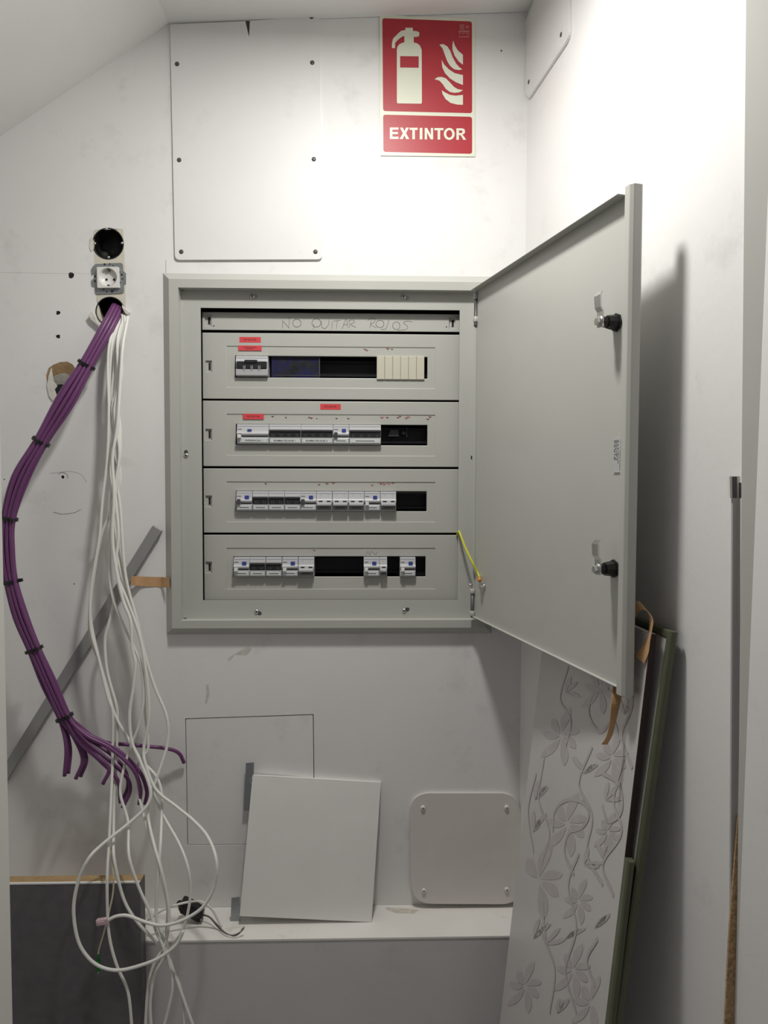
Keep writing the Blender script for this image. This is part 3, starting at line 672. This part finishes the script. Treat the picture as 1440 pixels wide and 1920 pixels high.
# ------------------------------------------------------------------ flush boxes and socket
m = MB(); m.slab([Pl([(176, 431), (231, 430), (235, 520), (236, 606), (222, 612), (196, 612), (181, 560), (177, 490)], -.0003), circ(203, 457, 29.0, -.0003, 24), circ(207, 584, 27, -.0003, 24)], (0, .0002, 0))
m.build('bare_patch', 'bare', wall, label='unpainted beige strip around the flush boxes')
def fbox(px, py, r, label):
    t = thing('flush_box', label, 'junction box', P(px, py+r, .0)); c = P(px, py, 0); rr = (P(px+r, py, 0)-c).length
    m = MB(); m.lathe(c+Vector((0, -.0012, 0)), (0, 1, 0), [(.047, .001), (.047, rr*.93), (0.001, rr*.95), (0, rr*.95), (0, rr*1.02), (.006, rr*1.0), (.05, rr*.98), (.05, .001)], 28, caps=False); m.build('cup', 'black', t); return t, c, rr
t, c, rr = fbox(203, 457, 29, 'empty round black flush box above the wall socket')
for (dx, dz) in ((-.1, .95), (0.02, -.88), (.9, .05), (-.86, .0)):
    m = MB(); m.lathe(c+Vector((dx*rr, -.001, dz*rr)), (0, -1, 0), [(-.004, .0030), (0, .0030), (.001, .002)], 10); m.build('screw', 'steel', t)
m = MB(); m.slab([Pl([(169, 448), (173, 442), (176, 455), (176, 468), (171, 472), (168, 464)], -.0002)], (0, -.0012, 0)); m.build('paint_flake', 'gypsum', t)
t, c, rr = fbox(207, 584, 27, 'round black flush box under the socket with the cables coming out')
for pts, dp in (([(168, 593), (176, 584), (181, 592), (186, 606), (193, 612), (191, 618), (183, 610), (173, 602)], .010), ([(230, 572), (236, 580), (246, 586), (242, 592), (236, 589), (231, 580)], .008), ([(231, 600), (237, 596), (236, 609), (230, 613), (227, 606)], .004)):
    m = MB(); m.slab([Pl(pts, -.0005)], (0, -dp, 0)); m.build('plaster_chip', 'gypsum', t, bevel=.002)
t = thing('wall_socket', 'white two-pin wall socket without its cover frame between two round boxes', 'socket', P(203, 550, 0))
fr = rounded(Pl([(176, 495), (230, 492.5), (232.5, 550), (178.5, 552)], -.0022), .006, 3)
m = MB(); m.slab([fr, circ(202, 520, 16.5, -.0022, 20)], (0, .0018, 0)); m.build('mounting_frame', 'galv', t, label='galvanised mounting frame')
for pts in ([(171, 505), (175, 498), (177, 504), (177, 512), (172, 516)], [(171, 526), (176, 522), (178, 538), (172, 536)], [(231, 508), (236, 512), (236, 532), (232, 534)]):
    m = MB(); m.slab([Pl(pts, -.002)], (0, .0015, 0)); m.build('claw', 'galv', t)
m = MB()
for (a, b_, r) in ((196, 495.5, 2), (206, 495, 1.6), (212, 498, 1.2), (178, 518, 1.8), (178, 527, 2), (228, 515, 2.2), (229, 523, 1.6), (225, 510, 1.2), (226, 530, 1.2), (210, 546, 2.6), (194, 543, 1.6), (200, 547, 1.5), (214, 543, 1.4)):
    m.slab([circ(a, b_, r, -.0026, 10)], (0, .0003, 0))
m.build('frame_hole', 'ink', t, kind='stuff')
ins = rounded(Pl([(181.5, 500.5), (221.5, 500), (223, 539), (182.5, 539.5)], -.010), .0012, 2)
cc = P(202, 519.5, -.010); ri = .0195
m = MB(); m.slab([ins, [cc+Vector((math.cos(2*math.pi*k/28)*ri, 0, math.sin(2*math.pi*k/28)*ri)) for k in range(28)]], (0, .008, 0))
m.lathe(cc, (0, 1, 0), [(0, ri), (.0095, ri*.92), (.0095, .0005)], 28, caps=False); m.build('socket_insert', 'white', t, label='cream socket insert with round well')
for (dx, dz, mt, r) in ((-.0095+.004, -.003, 'ink', .0027), (.0105, -.003, 'ink', .0027)):
    m = MB(); m.lathe(cc+Vector((dx, .0092, dz)), (0, -1, 0), [(0, r), (.0003, r)], 14); m.build('pin_hole', mt, t)
m = MB(); m.box(cc.x-.002, cc.x+.002, cc.y+.002, cc.y+.0093, cc.z+ri*.72, cc.z+ri*.95); m.build('earth_clip', 'pin', t)
m = MB(); m.box(cc.x-.002, cc.x+.002, cc.y+.002, cc.y+.0093, cc.z-ri*.95, cc.z-ri*.78); m.build('earth_clip', 'pin', t)

# ------------------------------------------------------------------ metal bar and tape on the left
pA, pB = P(297, 990, 0), P(8, 1456, 0)
e = (pB-pA).normalized(); nn = Vector((-e.z, 0, e.x)); 
if nn.x < 0: nn = -nn
hw = .0112
T = Matrix(((e.x, 0, nn.x, pA.x), (0, 1, 0, 0), (e.z, 0, nn.z, pA.z), (0, 0, 0, 1)))
m = MB(T); Lb = (pB-pA).length+.05
m.slab([[Vector((0, y, z)) for y, z in ((-.0005, -hw), (-.013, -hw), (-.013, hw), (-.0005, hw), (-.0005, hw-.0015), (-.0115, hw-.0015), (-.0115, -hw+.0015), (-.0005, -hw+.0015))]], (Lb, 0, 0))
m.build('metal_channel', 'lead', label='grey metal channel leaning diagonally against the wall behind the cables', cat='metal bar')
def ribbon(name, L_, R_, label, thick=.0006, mt='tape', n=8):
    Ls, Rs = smooth_path(L_, n), smooth_path(R_, n); m = MB()
    vs = [q for pr_ in zip(Ls, Rs) for q in pr_]
    m.add(vs, [(2*i, 2*i+1, 2*i+3, 2*i+2) for i in range(len(Ls)-1)])
    o = m.build(name, mt, label=label, cat='tape'); s = o.modifiers.new('thickness', 'SOLIDIFY'); s.thickness = thick; s.offset = 0
    return o
ys = [-.0142, -.0142, -.004, -.0016, -.0012, -.010, -.019]
xs = [246, 256, 266, 280, 300, 308, 317]
ribbon('tape_strip', [P(x, 1080+(i*.5), y) for i, (x, y) in enumerate(zip(xs, ys))], [P(x-1+(i*.3), 1097+(i*.9), y) for i, (x, y) in enumerate(zip(xs, ys))], 'tan masking tape from the metal channel to the cabinet frame')

# ------------------------------------------------------------------ cables
def lerp(tab, x):
    if x <= tab[0][0]: return tab[0][1]
    for (a, va), (b_, vb) in zip(tab, tab[1:]):
        if x <= b_: return va+(vb-va)*(x-a)/(b_-a)
    return tab[-1][1]
center = [(222, 574), (201, 614), (162, 684), (122, 752), (77, 828), (38, 898), (16, 972), (14, 1032), (21, 1091), (39, 1155), (64, 1218), (92, 1282), (121, 1345)]
cdep = [.012, -.02, -.045, -.062, -.072, -.078, -.08, -.08, -.08, -.08, -.08, -.08, -.08]
spread = [.9, 1.0, 1.0, 1.42, 1.0, 1.25, .98, 1.08, .95, 1.12, .95, 1.1, .95]
slots = [(-1.5, 0), (-1, -.87), (0, -.87), (1, -.87), (1.5, 0), (-1, .87), (-.5, 0), (.5, 0), (1, .87), (0, .87), (0, 1.73)]
ends = [[(124, 1400), (121, 1455)], [(131, 1400), (128, 1450)], [(140, 1385), (155, 1425), (142, 1460)], [(146, 1385), (162, 1422), (151, 1456)], [(150, 1385), (178, 1415), (204, 1440), (193, 1470)],
        [(148, 1390), (186, 1425), (220, 1462), (226, 1505)], [(155, 1385), (200, 1422), (236, 1455), (244, 1482), (230, 1514)], [(158, 1380), (205, 1412), (232, 1440), (240, 1472), (228, 1503)],
        [(160, 1378), (205, 1402), (248, 1440), (263, 1478), (261, 1508)], [(162, 1375), (212, 1400), (258, 1442), (275, 1480), (272, 1508)], [(150, 1362), (190, 1390), (250, 1397), (310, 1403), (335, 1412), (345, 1430)]]
order = [0, 5, 1, 9, 6, 2, 7, 10, 3, 8, 4]   # slot of each cable, roughly left to right
rc = .0041
for i, en in enumerate(ends):
    s_, d_ = slots[order[i]]; pts = []
    for k, (a, b_) in enumerate(center):
        pa, pb = center[max(k-1, 0)], center[min(k+1, len(center)-1)]
        tx, ty = pb[0]-pa[0], pb[1]-pa[1]; l = math.hypot(tx, ty); nx, ny = -ty/l, tx/l
        if nx < 0: nx, ny = -nx, -ny
        sp = spread[k]*7.0
        jx = random.uniform(-1, 1)*(1.2 if spread[k] > 1 else .3)
        pts.append(P(a+nx*s_*sp+jx, b_+ny*s_*sp, cdep[k]+d_*.0082*spread[k]))
    for k, (a, b_) in enumerate(en):
        yy = -.08+d_*.0082*(1-k/len(en)) + (.07*(k+1)/len(en) if i == 10 else (i % 4)*.006 - .005)
        pts.append(P(a, b_, yy))
    lab = {10: 'purple cable whose end reaches right to the access hatch', 0: 'purple cable ending furthest left below the last tie', 9: 'purple cable with the rightmost cut end of the downward fan'}.get(i, 'purple cable whose cut end hangs '+('', 'second', 'third', 'fourth', 'fifth', 'sixth', 'eighth', 'seventh', 'ninth', '', '')[i]+' from the left in the fan')
    m = MB(); m.tube(smooth_path(pts, 7), rc, 10)
    m.build('purple_cable', 'purple', label=lab, cat='cable', group='purple data cables')
tn = ['topmost, under the flush box', 'second from the top, below the plaster crater', 'third from the top, at the left photo edge', 'fourth from the top, where the bundle bends back', 'fifth from the top, on the descending bundle', 'lowest, just above the fanned cable ends']
for k, (ci, tl) in enumerate(zip((2, 4, 6, 8, 10, 12), tn)):
    a, b_ = center[ci]; pa, pb = center[max(ci-1, 0)], center[min(ci+1, len(center)-1)]
    c = P(a, b_, cdep[ci]+.0035); tdir = (P(*pb, cdep[ci])-P(*pa, cdep[ci])).normalized(); nd = tdir.cross(Vector((0, 1, 0))).normalized()
    if nd.x < 0: nd = -nd
    w2 = spread[ci]*1.5*.0082+rc+.0004; d2 = 1.3*.0082+rc
    vs = []; fs = []; n = 28
    for kk in range(n):
        an = 2*math.pi*kk/n; ca, sa = math.cos(an), math.sin(an); p = 1.3
        rad = nd*(w2*math.copysign(abs(ca)**.8, ca)) + Vector((0, 1, 0))*(d2*math.copysign(abs(sa)**.8, sa)); o2 = rad.normalized()*.0022
        for q in (rad-tdir*.0034, rad+o2-tdir*.0034, rad+o2+tdir*.0034, rad+tdir*.0034): vs.append(c+q)
    for kk in range(n):
        j = (kk+1) % n
        for e4 in range(4): fs.append((kk*4+e4, kk*4+(e4+1) % 4, j*4+(e4+1) % 4, j*4+e4))
    t = thing('cable_tie', 'black cable tie on the purple bundle, '+tl, 'cable tie', c, 'cable ties on the purple bundle')
    m = MB(); m.add(vs, fs); m.build('strap', 'tie', t)
    hp_ = c + nd*(w2*(-.1 if k < 2 else .85)) - Vector((0, d2+.001, 0)) if k != 3 else c + nd*(w2+.004)
    TT = Matrix(((nd.x, 0, tdir.x, hp_.x), (nd.y, 1, tdir.y, hp_.y), (nd.z, 0, tdir.z, hp_.z), (0, 0, 0, 1)))
    m = MB(TT); m.box(-.0042, .0042, -.003, .003, -.0035, .0035); m.build('head', 'tie', t, bevel=.0008, seg=1)
# white cables
odep = [(585, .014), (600, -.010), (640, -.026), (800, -.040), (1000, -.046), (1200, -.055), (1400, -.070), (1530, -.11), (1610, -.175), (1760, -.190), (1940, -.205)]
def wcable(pts, r, mt, label, dj, group='white cables hanging from the flush box', name='white_cable', dep=None):
    r *= 1.15; q = [P(a, b_, (dep[k] if dep else lerp(odep, b_) + dj*min(1, max(0, (b_-590)/90)))) for k, (a, b_) in enumerate(pts)]
    m = MB(); m.tube(smooth_path(q, 8), r, 8)
    return m.build(name, mt, label=label, cat='cable', group=group)
G = 'white cable tangled among the others hanging from the flush box'
top = lambda x: [(x, 582), (x+1, 592)]
wcable([(222, 584), (222, 592), (206, 640), (202, 690), (204, 770), (201, 860), (193, 930), (190, 965), (186, 1012), (173, 1088), (169, 1130), (171, 1184), (185, 1235), (201, 1303), (211, 1336), (211, 1400), (210, 1457), (205, 1569), (201, 1643), (202, 1720), (207, 1767), (220, 1813), (240, 1860), (248, 1935)], .0026, 'wire', 'white cable curving widest left, then straight down over the dark board', -.004)
wcable([(219, 584), (219, 594), (206, 645), (201, 700), (203, 790), (200, 870), (192, 940), (189, 975), (184, 1018), (171, 1090), (166.5, 1160), (170, 1200), (188, 1250), (205, 1312), (213, 1372), (211, 1450), (206, 1570), (212, 1630), (212, 1672), (204, 1712), (194, 1752), (187, 1776), (184, 1790)], .0015, 'cream', 'thin cream fibre cable ending in a green plug', .008)
wcable([(224, 584), (226, 592), (211, 640), (205, 720), (206, 800), (204, 850), (205, 880), (213, 932), (201, 975), (188, 1011), (173, 1100), (170, 1160), (184, 1230), (201, 1292), (216, 1342), (240, 1385), (265, 1425), (292, 1455), (303, 1487), (303, 1530), (300, 1600), (293, 1710), (306, 1760), (319, 1815), (323, 1853), (314, 1900), (304, 1935)], .0028, 'wire', 'white cable crossing the channel twice, leaving the photo bottom left of the rightmost pair', .004)
wcable([(226, 584), (229, 591), (216, 632), (214, 690), (210, 740), (215, 800), (212, 850), (218, 890), (214, 950), (207, 1000), (206, 1060), (208, 1100), (213, 1130), (204, 1170), (197, 1200), (199, 1246), (206, 1280), (218, 1322), (220, 1350), (218, 1420), (214, 1500), (213, 1560), (214, 1610), (230, 1680), (253, 1723), (293, 1767), (313, 1793), (333, 1843), (366, 1935)], .0028, 'wire', 'white cable running along the dark board edge and leaving the photo bottom furthest right', .010)
wcable([(228, 584), (232, 592), (220, 640), (222, 720), (211, 765), (218, 830), (222, 900), (208, 955), (210, 1000), (206, 1050), (207, 1095), (216, 1135), (236, 1182), (252, 1215), (265, 1250), (269, 1310), (260, 1362), (244, 1402), (230, 1450), (226, 1490), (240, 1540), (242, 1605), (260, 1663), (280, 1707), (293, 1747), (308, 1787), (290, 1830), (282, 1880), (284, 1935)], .0026, 'wire', 'white cable crossing in front of the hatch-side tangle and leaving by the dark board', -.002)
wcable([(229, 585), (235, 593), (224, 642), (226, 720), (220, 780), (226, 840), (220, 900), (226, 960), (233, 1060), (242, 1110), (256, 1160), (272, 1228), (290, 1288), (312, 1342), (315, 1388), (304, 1430), (290, 1470), (278, 1510), (279, 1540), (290, 1588), (302, 1630), (313, 1680), (317, 1722), (310, 1770), (290, 1805), (278, 1850), (272, 1935)], .0028, 'wire', 'white cable bowing out to the right just left of the access hatch', .002)
wcable([(231, 585), (237, 594), (228, 645), (228, 705), (215, 770), (224, 850), (216, 920), (222, 1000), (218, 1050), (222, 1085), (240, 1130), (258, 1180), (268, 1222), (277, 1290), (279, 1350), (270, 1400), (272, 1430), (292, 1480), (330, 1512), (362, 1538), (390, 1570), (406, 1615), (402, 1660), (385, 1695), (362, 1715), (330, 1730), (300, 1735), (270, 1728), (240, 1717), (218, 1718), (202, 1726)], .0030, 'wire', 'white cable in a wide loop to the right ending in a pinkish clear plug', -.008)
wcable([(233, 586), (239, 596), (230, 650), (224, 740), (220, 800), (211, 860), (214, 930), (211, 1010), (220, 1080), (232, 1130), (245, 1165), (248, 1215), (254, 1245), (250, 1290), (243, 1340), (247, 1390), (262, 1425), (282, 1480), (276, 1510), (245, 1541), (190, 1585), (165, 1612), (147, 1652), (138, 1705), (146, 1762), (166, 1796), (192, 1814), (226, 1819), (270, 1808), (300, 1795), (330, 1772), (344, 1745)], .0030, 'wire', 'white cable making the big round loop over the dark board', -.016)
wcable([(225, 588), (230, 598), (222, 650), (218, 740), (226, 810), (221, 870), (208, 940), (214, 1010), (228, 1080), (247, 1140), (264, 1200), (272, 1260), (272, 1330), (278, 1400), (268, 1425), (285, 1480), (308, 1532), (335, 1580), (352, 1625), (357, 1670), (352, 1712), (340, 1748), (312, 1790), (290, 1820), (279, 1870), (277, 1935)], .0026, 'wire', 'white cable bulging over the black coupler before dropping to the photo bottom', .008)
wcable([(228, 589), (234, 600), (227, 660), (219, 730), (212, 800), (220, 850), (226, 900), (214, 955), (220, 1020), (236, 1090), (250, 1140), (262, 1190), (270, 1230), (274, 1290), (276, 1360), (270, 1402), (258, 1440), (258, 1480), (278, 1560), (292, 1600), (304, 1650), (314, 1700), (312, 1760), (322, 1810), (340, 1860), (346, 1935)], .0024, 'wire', 'thinnest white cable in the tangle, leaving the photo bottom second from the right', .014)
# plugs
d1 = P(202, 1726, lerp(odep, 1726)-.008); d0 = P(178, 1730, lerp(odep, 1726)-.008); ax = (d0-d1).normalized()
TT = Matrix(((ax.x, 0, -ax.z, d1.x), (0, 1, 0, d1.y), (ax.z, 0, ax.x, d1.z), (0, 0, 0, 1)))
t = thing('modular_plug', 'pinkish clear network plug on a white cable over the dark board', 'plug', d1)
m = MB(TT); m.box(-.002, .022, -.005, .005, -.0058, .0058); m.build('housing', 'pink', t, bevel=.0008, seg=1)
m = MB(TT); m.box(.004, .019, -.0075, -.0052, -.003, .003); m.build('clip', 'pink', t)
t = thing('fibre_plug', 'small green fibre plug hanging over the dark board', 'plug', P(183, 1826, -.20))
q = P(184, 1788, lerp(odep, 1790)+.008)
m = MB(); m.tube([q, q+Vector((0, 0, -.014))], lambda s: .0018+.0016*s, 10); m.build('boot', 'green', t)
m = MB(); m.box(q.x-.0042, q.x+.0036, q.y-.004, q.y+.004, q.z-.036, q.z-.014); m.build('housing', 'green', t, bevel=.0008, seg=1)
m = MB(); m.lathe(q+Vector((0, 0, -.041)), (0, 0, 1), [(0, .0016), (.006, .0016)], 10); m.build('ferrule', 'lab', t)

# ------------------------------------------------------------------ things on the ledge
def frame_from(o, ex, ez):
    ex = ex.normalized(); ey = ez.cross(ex).normalized(); ez = ex.cross(ey)
    return Matrix(((ex.x, ey.x, ez.x, o.x), (ex.y, ey.y, ez.y, o.y), (ex.z, ey.z, ez.z, o.z), (0, 0, 0, 1)))
# leaning sheet-metal lid
BLp = P(449, 1718, -.074); BRp = P(697, 1729.5, -.066); TLp = P(478, 1454, -.016)
TP = frame_from(BLp, BRp-BLp, TLp-BLp); wP = (BRp-BLp).length; hP = (TLp-BLp).length
t = thing('sheet_metal_lid', 'white square sheet-metal lid leaning on the ledge in front of the hatch', 'metal panel', BLp)
m = MB(TP); m.box(0, wP, 0, .0012, 0, hP); m.box(0, wP, 0, .014, hP-.0012, hP); m.box(0, wP, 0, .014, 0, .0012); m.box(0, .0012, 0, .014, 0, hP); m.box(wP-.0012, wP, 0, .014, 0, hP)
m.build('sheet', 'sheet', t, bevel=.0008, seg=2)
for (pts, dd) in (([(461, 1431), (476, 1430), (474, 1520), (457, 1520)], -.012), ([(434, 1684), (449, 1682), (451, 1730), (432, 1731)], -.055)):
    m = MB(); m.slab([Pl(pts, dd)], (0, .0018, 0)); m.build('bracket', 'galv', t, label='galvanised bracket tab')
    cx_ = pts[0][0]+11; cy_ = pts[0][1]+(32 if pts[0][1] < 1500 else 24)
    m = MB(); m.tube(smooth_path([P(cx_+4, cy_-8, dd-.0006), P(cx_-2, cy_-3, dd-.0006), P(cx_-2, cy_+4, dd-.0006), P(cx_+4, cy_+8, dd-.0006)], 4), .0006, 6); m.build('bracket_slot', 'lab', t)
# rounded plastic cover
t = thing('junction_box_cover', 'rounded square putty-coloured cover with four screws leaning on the ledge', 'cover', P(873, 1697, -.01))
n_ = Vector((0, -1, .05)).normalized(); o_ = P(873, 1697, -.020)
def PC(a, b_, off=0): return PP(a, b_, o_+n_*off, n_)
q = rounded([PC(767, 1487), PC(976, 1487), PC(979, 1696), PC(771, 1695)], .050, 8)
m = MB(); m.slab([q], -n_*.010); m.build('plate', 'cover', t, bevel=.0012)
qc = sum(q, Vector())/len(q)
for (a, b_) in ((793, 1514), (949.5, 1513.5), (794.5, 1669), (950, 1667)):
    c = PC(a, b_); m = MB(); m.lathe(c, n_, [(0, .0055), (.0045, .0048), (.0055, .003)], 14); m.mi = 1; m.lathe(c+n_*.0056, n_, [(0, .0018), (.0002, .0018)], 8); m.build('screw', ['white', 'ink'], t, label='cream plastic screw')
# black adapter with wires
zq = P(355, 1712, -.05).z
t = thing('cable_coupler', 'small black cable coupler lying on the ledge behind the white loops', 'coupler', P(355, 1730, -.05))
q = Pl([(333, 1704), (341, 1690), (352, 1694), (380, 1711), (379, 1727), (371, 1732), (358, 1724), (337, 1713)], -.068)
m = MB(); m.slab([q], (0, .026, 0)); m.build('housing', 'black', t, bevel=.003)
m = MB(); m.tube([P(341, 1700, -.064), P(335, 1692, -.068)], .006, 10); m.build('gland', 'black', t)
m = MB(); m.lathe(P(376, 1724, -.067), (0, -1, 0), [(0, .003), (.001, .0025)], 10); m.build('screw', 'steel', t)
for k in range(3):
    m = MB(); pts = [P(376, 1714+k, -.055), P(392, 1718+k, -.066), P(408, 1734+k*2, -.086), P(422, 1748+k, -.108), P(438, 1755-k, -.116), P(449+k*3, 1750-k*3, -.114), P(454+k*2, 1741-k*2, -.112)]
    m.tube(smooth_path(pts, 6), .0011, 6); m.build('lead', 'greywire', t)
wcable([(268, 1738), (282, 1722), (310, 1704), (350, 1692), (378, 1691), (398, 1706), (410, 1728), (416, 1738)], .0022, 'wire', 'short white cable arching over the black coupler', 0, group='short leads at the coupler', dep=[-.12, -.115, -.110, -.10, -.092, -.090, -.090, -.092])
# dark board on the left foot of the wall
yb = yl-.036
t = thing('dark_board', 'dark grey laminated board with a raw wooden top edge standing at the lower left', 'board', (P(140, 1655, yb).x, yb+.015, 0))
zt = P(140, 1656, yb).z; xr = P(263, 1760, yb).x
m = MB(); m.box(-.78, xr, yb, yb+.005, 0, zt); m.build('face', 'darkboard', t, bevel=.0006, seg=1)
m = MB(); m.box(-.78, xr, yb+.005, yb+.033, 0, zt-.001); m.build('core', 'wood', t, bevel=.001, label='raw wood core and top edge')
m = MB(); m.box(xr, xr+.0012, yb, yb+.033, 0, zt-.001); m.build('side_band', 'darkboard', t)
m = MB(); m.box(-.78, xr, yb-.0006, yb+.0046, zt-.0015, zt+.0012); m.build('front_lip', 'sheet', t, label='pale front lip')

# ------------------------------------------------------------------ boards leaning on the right wall
YA, YBn = -.630, -.642
def board_frame(nT, nB, ew):
    up = (nT-nB).normalized(); eh = (up - ew*up.dot(ew)).normalized(); et = eh.cross(ew).normalized()
    if et.x < 0: et = -et
    base = nB - eh*((nB.z-.004)/eh.z)
    return base, eh, et, Matrix(((-ew.x, et.x, eh.x, base.x), (-ew.y, et.y, eh.y, base.y), (-ew.z, et.z, eh.z, base.z), (0, 0, 0, 1)))
nearT = P(1210, 1300, YA); nearB = P(1134, 1920, YA); farB = P(936, 1920, -.20); up = (nearT-nearB).normalized()
lat = farB + up*((nearB.z-farB.z)/up.z) - nearB; lat.z = 0
ew_ = -lat.normalized()                         # from far to near
base, eh, et, TA = board_frame(nearT, nearB, ew_)
hA = (P(1222, 1195, YA).z)/eh.z; wA = lat.length
t = thing('floral_panel', 'pearl-grey panel with tone-on-tone floral print leaning on the right wall', 'panel', base)
m = MB(TA); m.box(0, wA, 0, .0085, .001, hA); fb = m.build('board', 'floral', t)
m = MB(TA); m.box(-.0015, -.0001, .0002, .0083, .001, hA); m.build('bare_edge', 'brownedge', t, label='dark brown bare edge')
zc_ = P(1180, 1615, YA).z/eh.z
m = MB(TA); m.slab([[Vector((a, b_, .002)) for a, b_ in ((-.012, -.001), (-.016, .001), (-.016, .008), (-.012, .0098), (-.0016, .0098), (-.0016, -.001))]], (0, 0, zc_)); m.build('edging', 'olive', t, bevel=.0008, label='olive edging on the lower part of the edge')
# floral print, laid on the face
nA = -et
def PA(a, b_, off=.0004): return PP(a, b_, base + nA*off, nA)
inv = TA.inverted()
def inside(pts): return all(.004 < (inv @ q).x < wA-.004 and .02 < (inv @ q).z < hA-.004 for q in pts)
def petal(m, cx, cy, ang, ln, wd, cur=0.0, n=9):
    L_, R_ = [], []
    for k in range(n):
        s = k/(n-1); wv = wd*math.sin(math.pi*s)**.7*(.55+.6*s)
        x = cx+math.cos(ang)*ln*s - math.sin(ang)*cur*s*s; y = cy+math.sin(ang)*ln*s + math.cos(ang)*cur*s*s
        L_.append((x-math.sin(ang)*wv, y+math.cos(ang)*wv)); R_.append((x+math.sin(ang)*wv, y-math.cos(ang)*wv))
    pl = [PA(*q) for q in L_+R_[::-1][1:-1]]
    if not inside(pl): return
    LL = [PA(*q) for q in L_]; RR = [PA(*q) for q in R_]
    m.add([q for pr_ in zip(LL, RR) for q in pr_], [(2*i, 2*i+1, 2*i+3, 2*i+2) for i in range(n-1)])
def vine(m, pts, wd):
    q = smooth_path([PA(a, b_) for a, b_ in pts], 8)
    for i in range(len(q)-1):
        if not inside([q[i], q[i+1]]): continue
        d = q[i+1]-q[i]; nn = nA.cross(d).normalized()*wd
        m.add([q[i]-nn, q[i]+nn, q[i+1]+nn, q[i+1]-nn], [(0, 1, 2, 3)])
random.seed(11)
OFF = [.0004]
def PA(a, b_, off=None): return PP(a, b_, base + nA*OFF[0], nA)
def flower(cx, cy, s):
    m = MB(); OFF[0] += .000015
    for k in range(7):
        a = k*2*math.pi/7+.4; petal(m, cx+math.cos(a)*s*.10, cy+math.sin(a)*s*.16, a, s*(.80 if abs(math.cos(a)) > .6 else 1.30), s*.23, s*.22)
    if m.v: m.build('flower_print', 'print', t, kind='stuff', label='darker printed flower')
for f_ in ((1010, 1652, 50), (1064, 1545, 42), (1085, 1690, 30), (1075, 1820, 36), (1052, 1380, 38), (1108, 1880, 36), (1148, 1420, 34), (1125, 1290, 34), (985, 1850, 34), (1140, 1560, 26)): flower(*f_)
for (a, b_) in ((1003, 1500), (1000, 1560), (1130, 1610), (1135, 1500), (1060, 1760), (1022, 1770), (1115, 1740), (1045, 1900), (1095, 1450), (1060, 1300), (1170, 1340), (1095, 1620), (1000, 1760)):
    m = MB(); OFF[0] += .000015
    for k in range(3): petal(m, a, b_, random.uniform(-2.4, -.6)+k*.6, random.uniform(26, 44), 5, random.uniform(-8, 8))
    if m.v: m.build('leaf_print', 'print', t, kind='stuff', label='darker printed leaf sprig')
for pts in ([(1020, 1420), (1010, 1500), (1030, 1560), (1015, 1620)], [(1110, 1400), (1085, 1470), (1110, 1530), (1100, 1600), (1130, 1660)], [(1170, 1420), (1150, 1500), (1165, 1560), (1130, 1620), (1150, 1680)],
            [(1018, 1690), (1022, 1760), (1040, 1820), (1030, 1900)], [(1085, 1600), (1065, 1660), (1080, 1740), (1060, 1820), (1080, 1900)], [(1036, 1560), (1040, 1520), (1062, 1500), (1092, 1504), (1104, 1528), (1090, 1552), (1066, 1562), (1058, 1600), (1076, 1640)],
            [(1065, 1250), (1050, 1310), (1070, 1350), (1060, 1400)], [(1140, 1290), (1112, 1300), (1104, 1340), (1124, 1372), (1150, 1352), (1160, 1390)], [(1180, 1250), (1185, 1320), (1165, 1380), (1185, 1440)], [(1120, 1760), (1100, 1800), (1115, 1850)], [(1005, 1450), (990, 1520), (1000, 1600)], [(1130, 1450), (1160, 1470), (1165, 1520), (1140, 1540), (1128, 1510)]):
    for w_, mt in ((.0030, 'print'),):
        m = MB(); OFF[0] += .000015; vine(m, pts, w_)
        if m.v: m.build('vine_print', mt, t, kind='stuff', label='printed curling vine')
# second board behind, olive edging all round
baseB, ehB, etB, TB = board_frame(P(1256, 1205, YBn), P(1151, 1920, YBn), ew_)
hB = (P(1262, 1190, YBn).z)/ehB.z
t = thing('edged_panel', 'tall panel with olive edging behind the floral panel against the right wall', 'panel', baseB)
wB = .16
m = MB(TB); m.box(.006, wB, .0015, .0115, .006, hB-.012); m.build('board', 'floral', t)
m = MB(TB); m.slab([[Vector((a, b_, .001)) for a, b_ in ((.006, 0), (-.001, 0), (-.004, .003), (-.004, .010), (-.001, .013), (.006, .013))]], (0, 0, hB-.001)); m.build('edging', 'olive', t, bevel=.0008, label='olive edging on the near edge')
m = MB(TB); m.box(.0062, wB, 0, .013, hB-.0118, hB); m.build('edging', 'olive', t, bevel=.002, label='olive edging along the top')
# two loose strips of tape behind the cabinet door
ribbon('tape_strip', [P(1180, 1146, -.585), P(1194, 1127, -.590), P(1209, 1139, -.600), P(1217, 1158, -.610), P(1217, 1180, -.612), P(1211, 1198, -.612), P(1203, 1214, -.612), P(1190, 1230, -.604)],
       [P(1184, 1168, -.596), P(1198, 1147, -.602), P(1212, 1145, -.616), P(1224, 1162, -.628), P(1222, 1184, -.630), P(1219, 1202, -.630), P(1216, 1224, -.628), P(1208, 1244, -.622)], 'curled strip of tan masking tape beside the cabinet door edge')
ribbon('tape_strip', [P(1150, 1284, -.572), P(1147, 1304, -.585), P(1145, 1330, -.595), P(1143, 1355, -.595), P(1137, 1380, -.595), P(1127, 1396, -.595)],
       [P(1170, 1284, -.568), P(1166, 1304, -.58), P(1160, 1330, -.585), P(1153, 1360, -.588), P(1148, 1378, -.588), P(1139, 1396, -.588)], 'strip of tan masking tape hanging below the cabinet door corner')
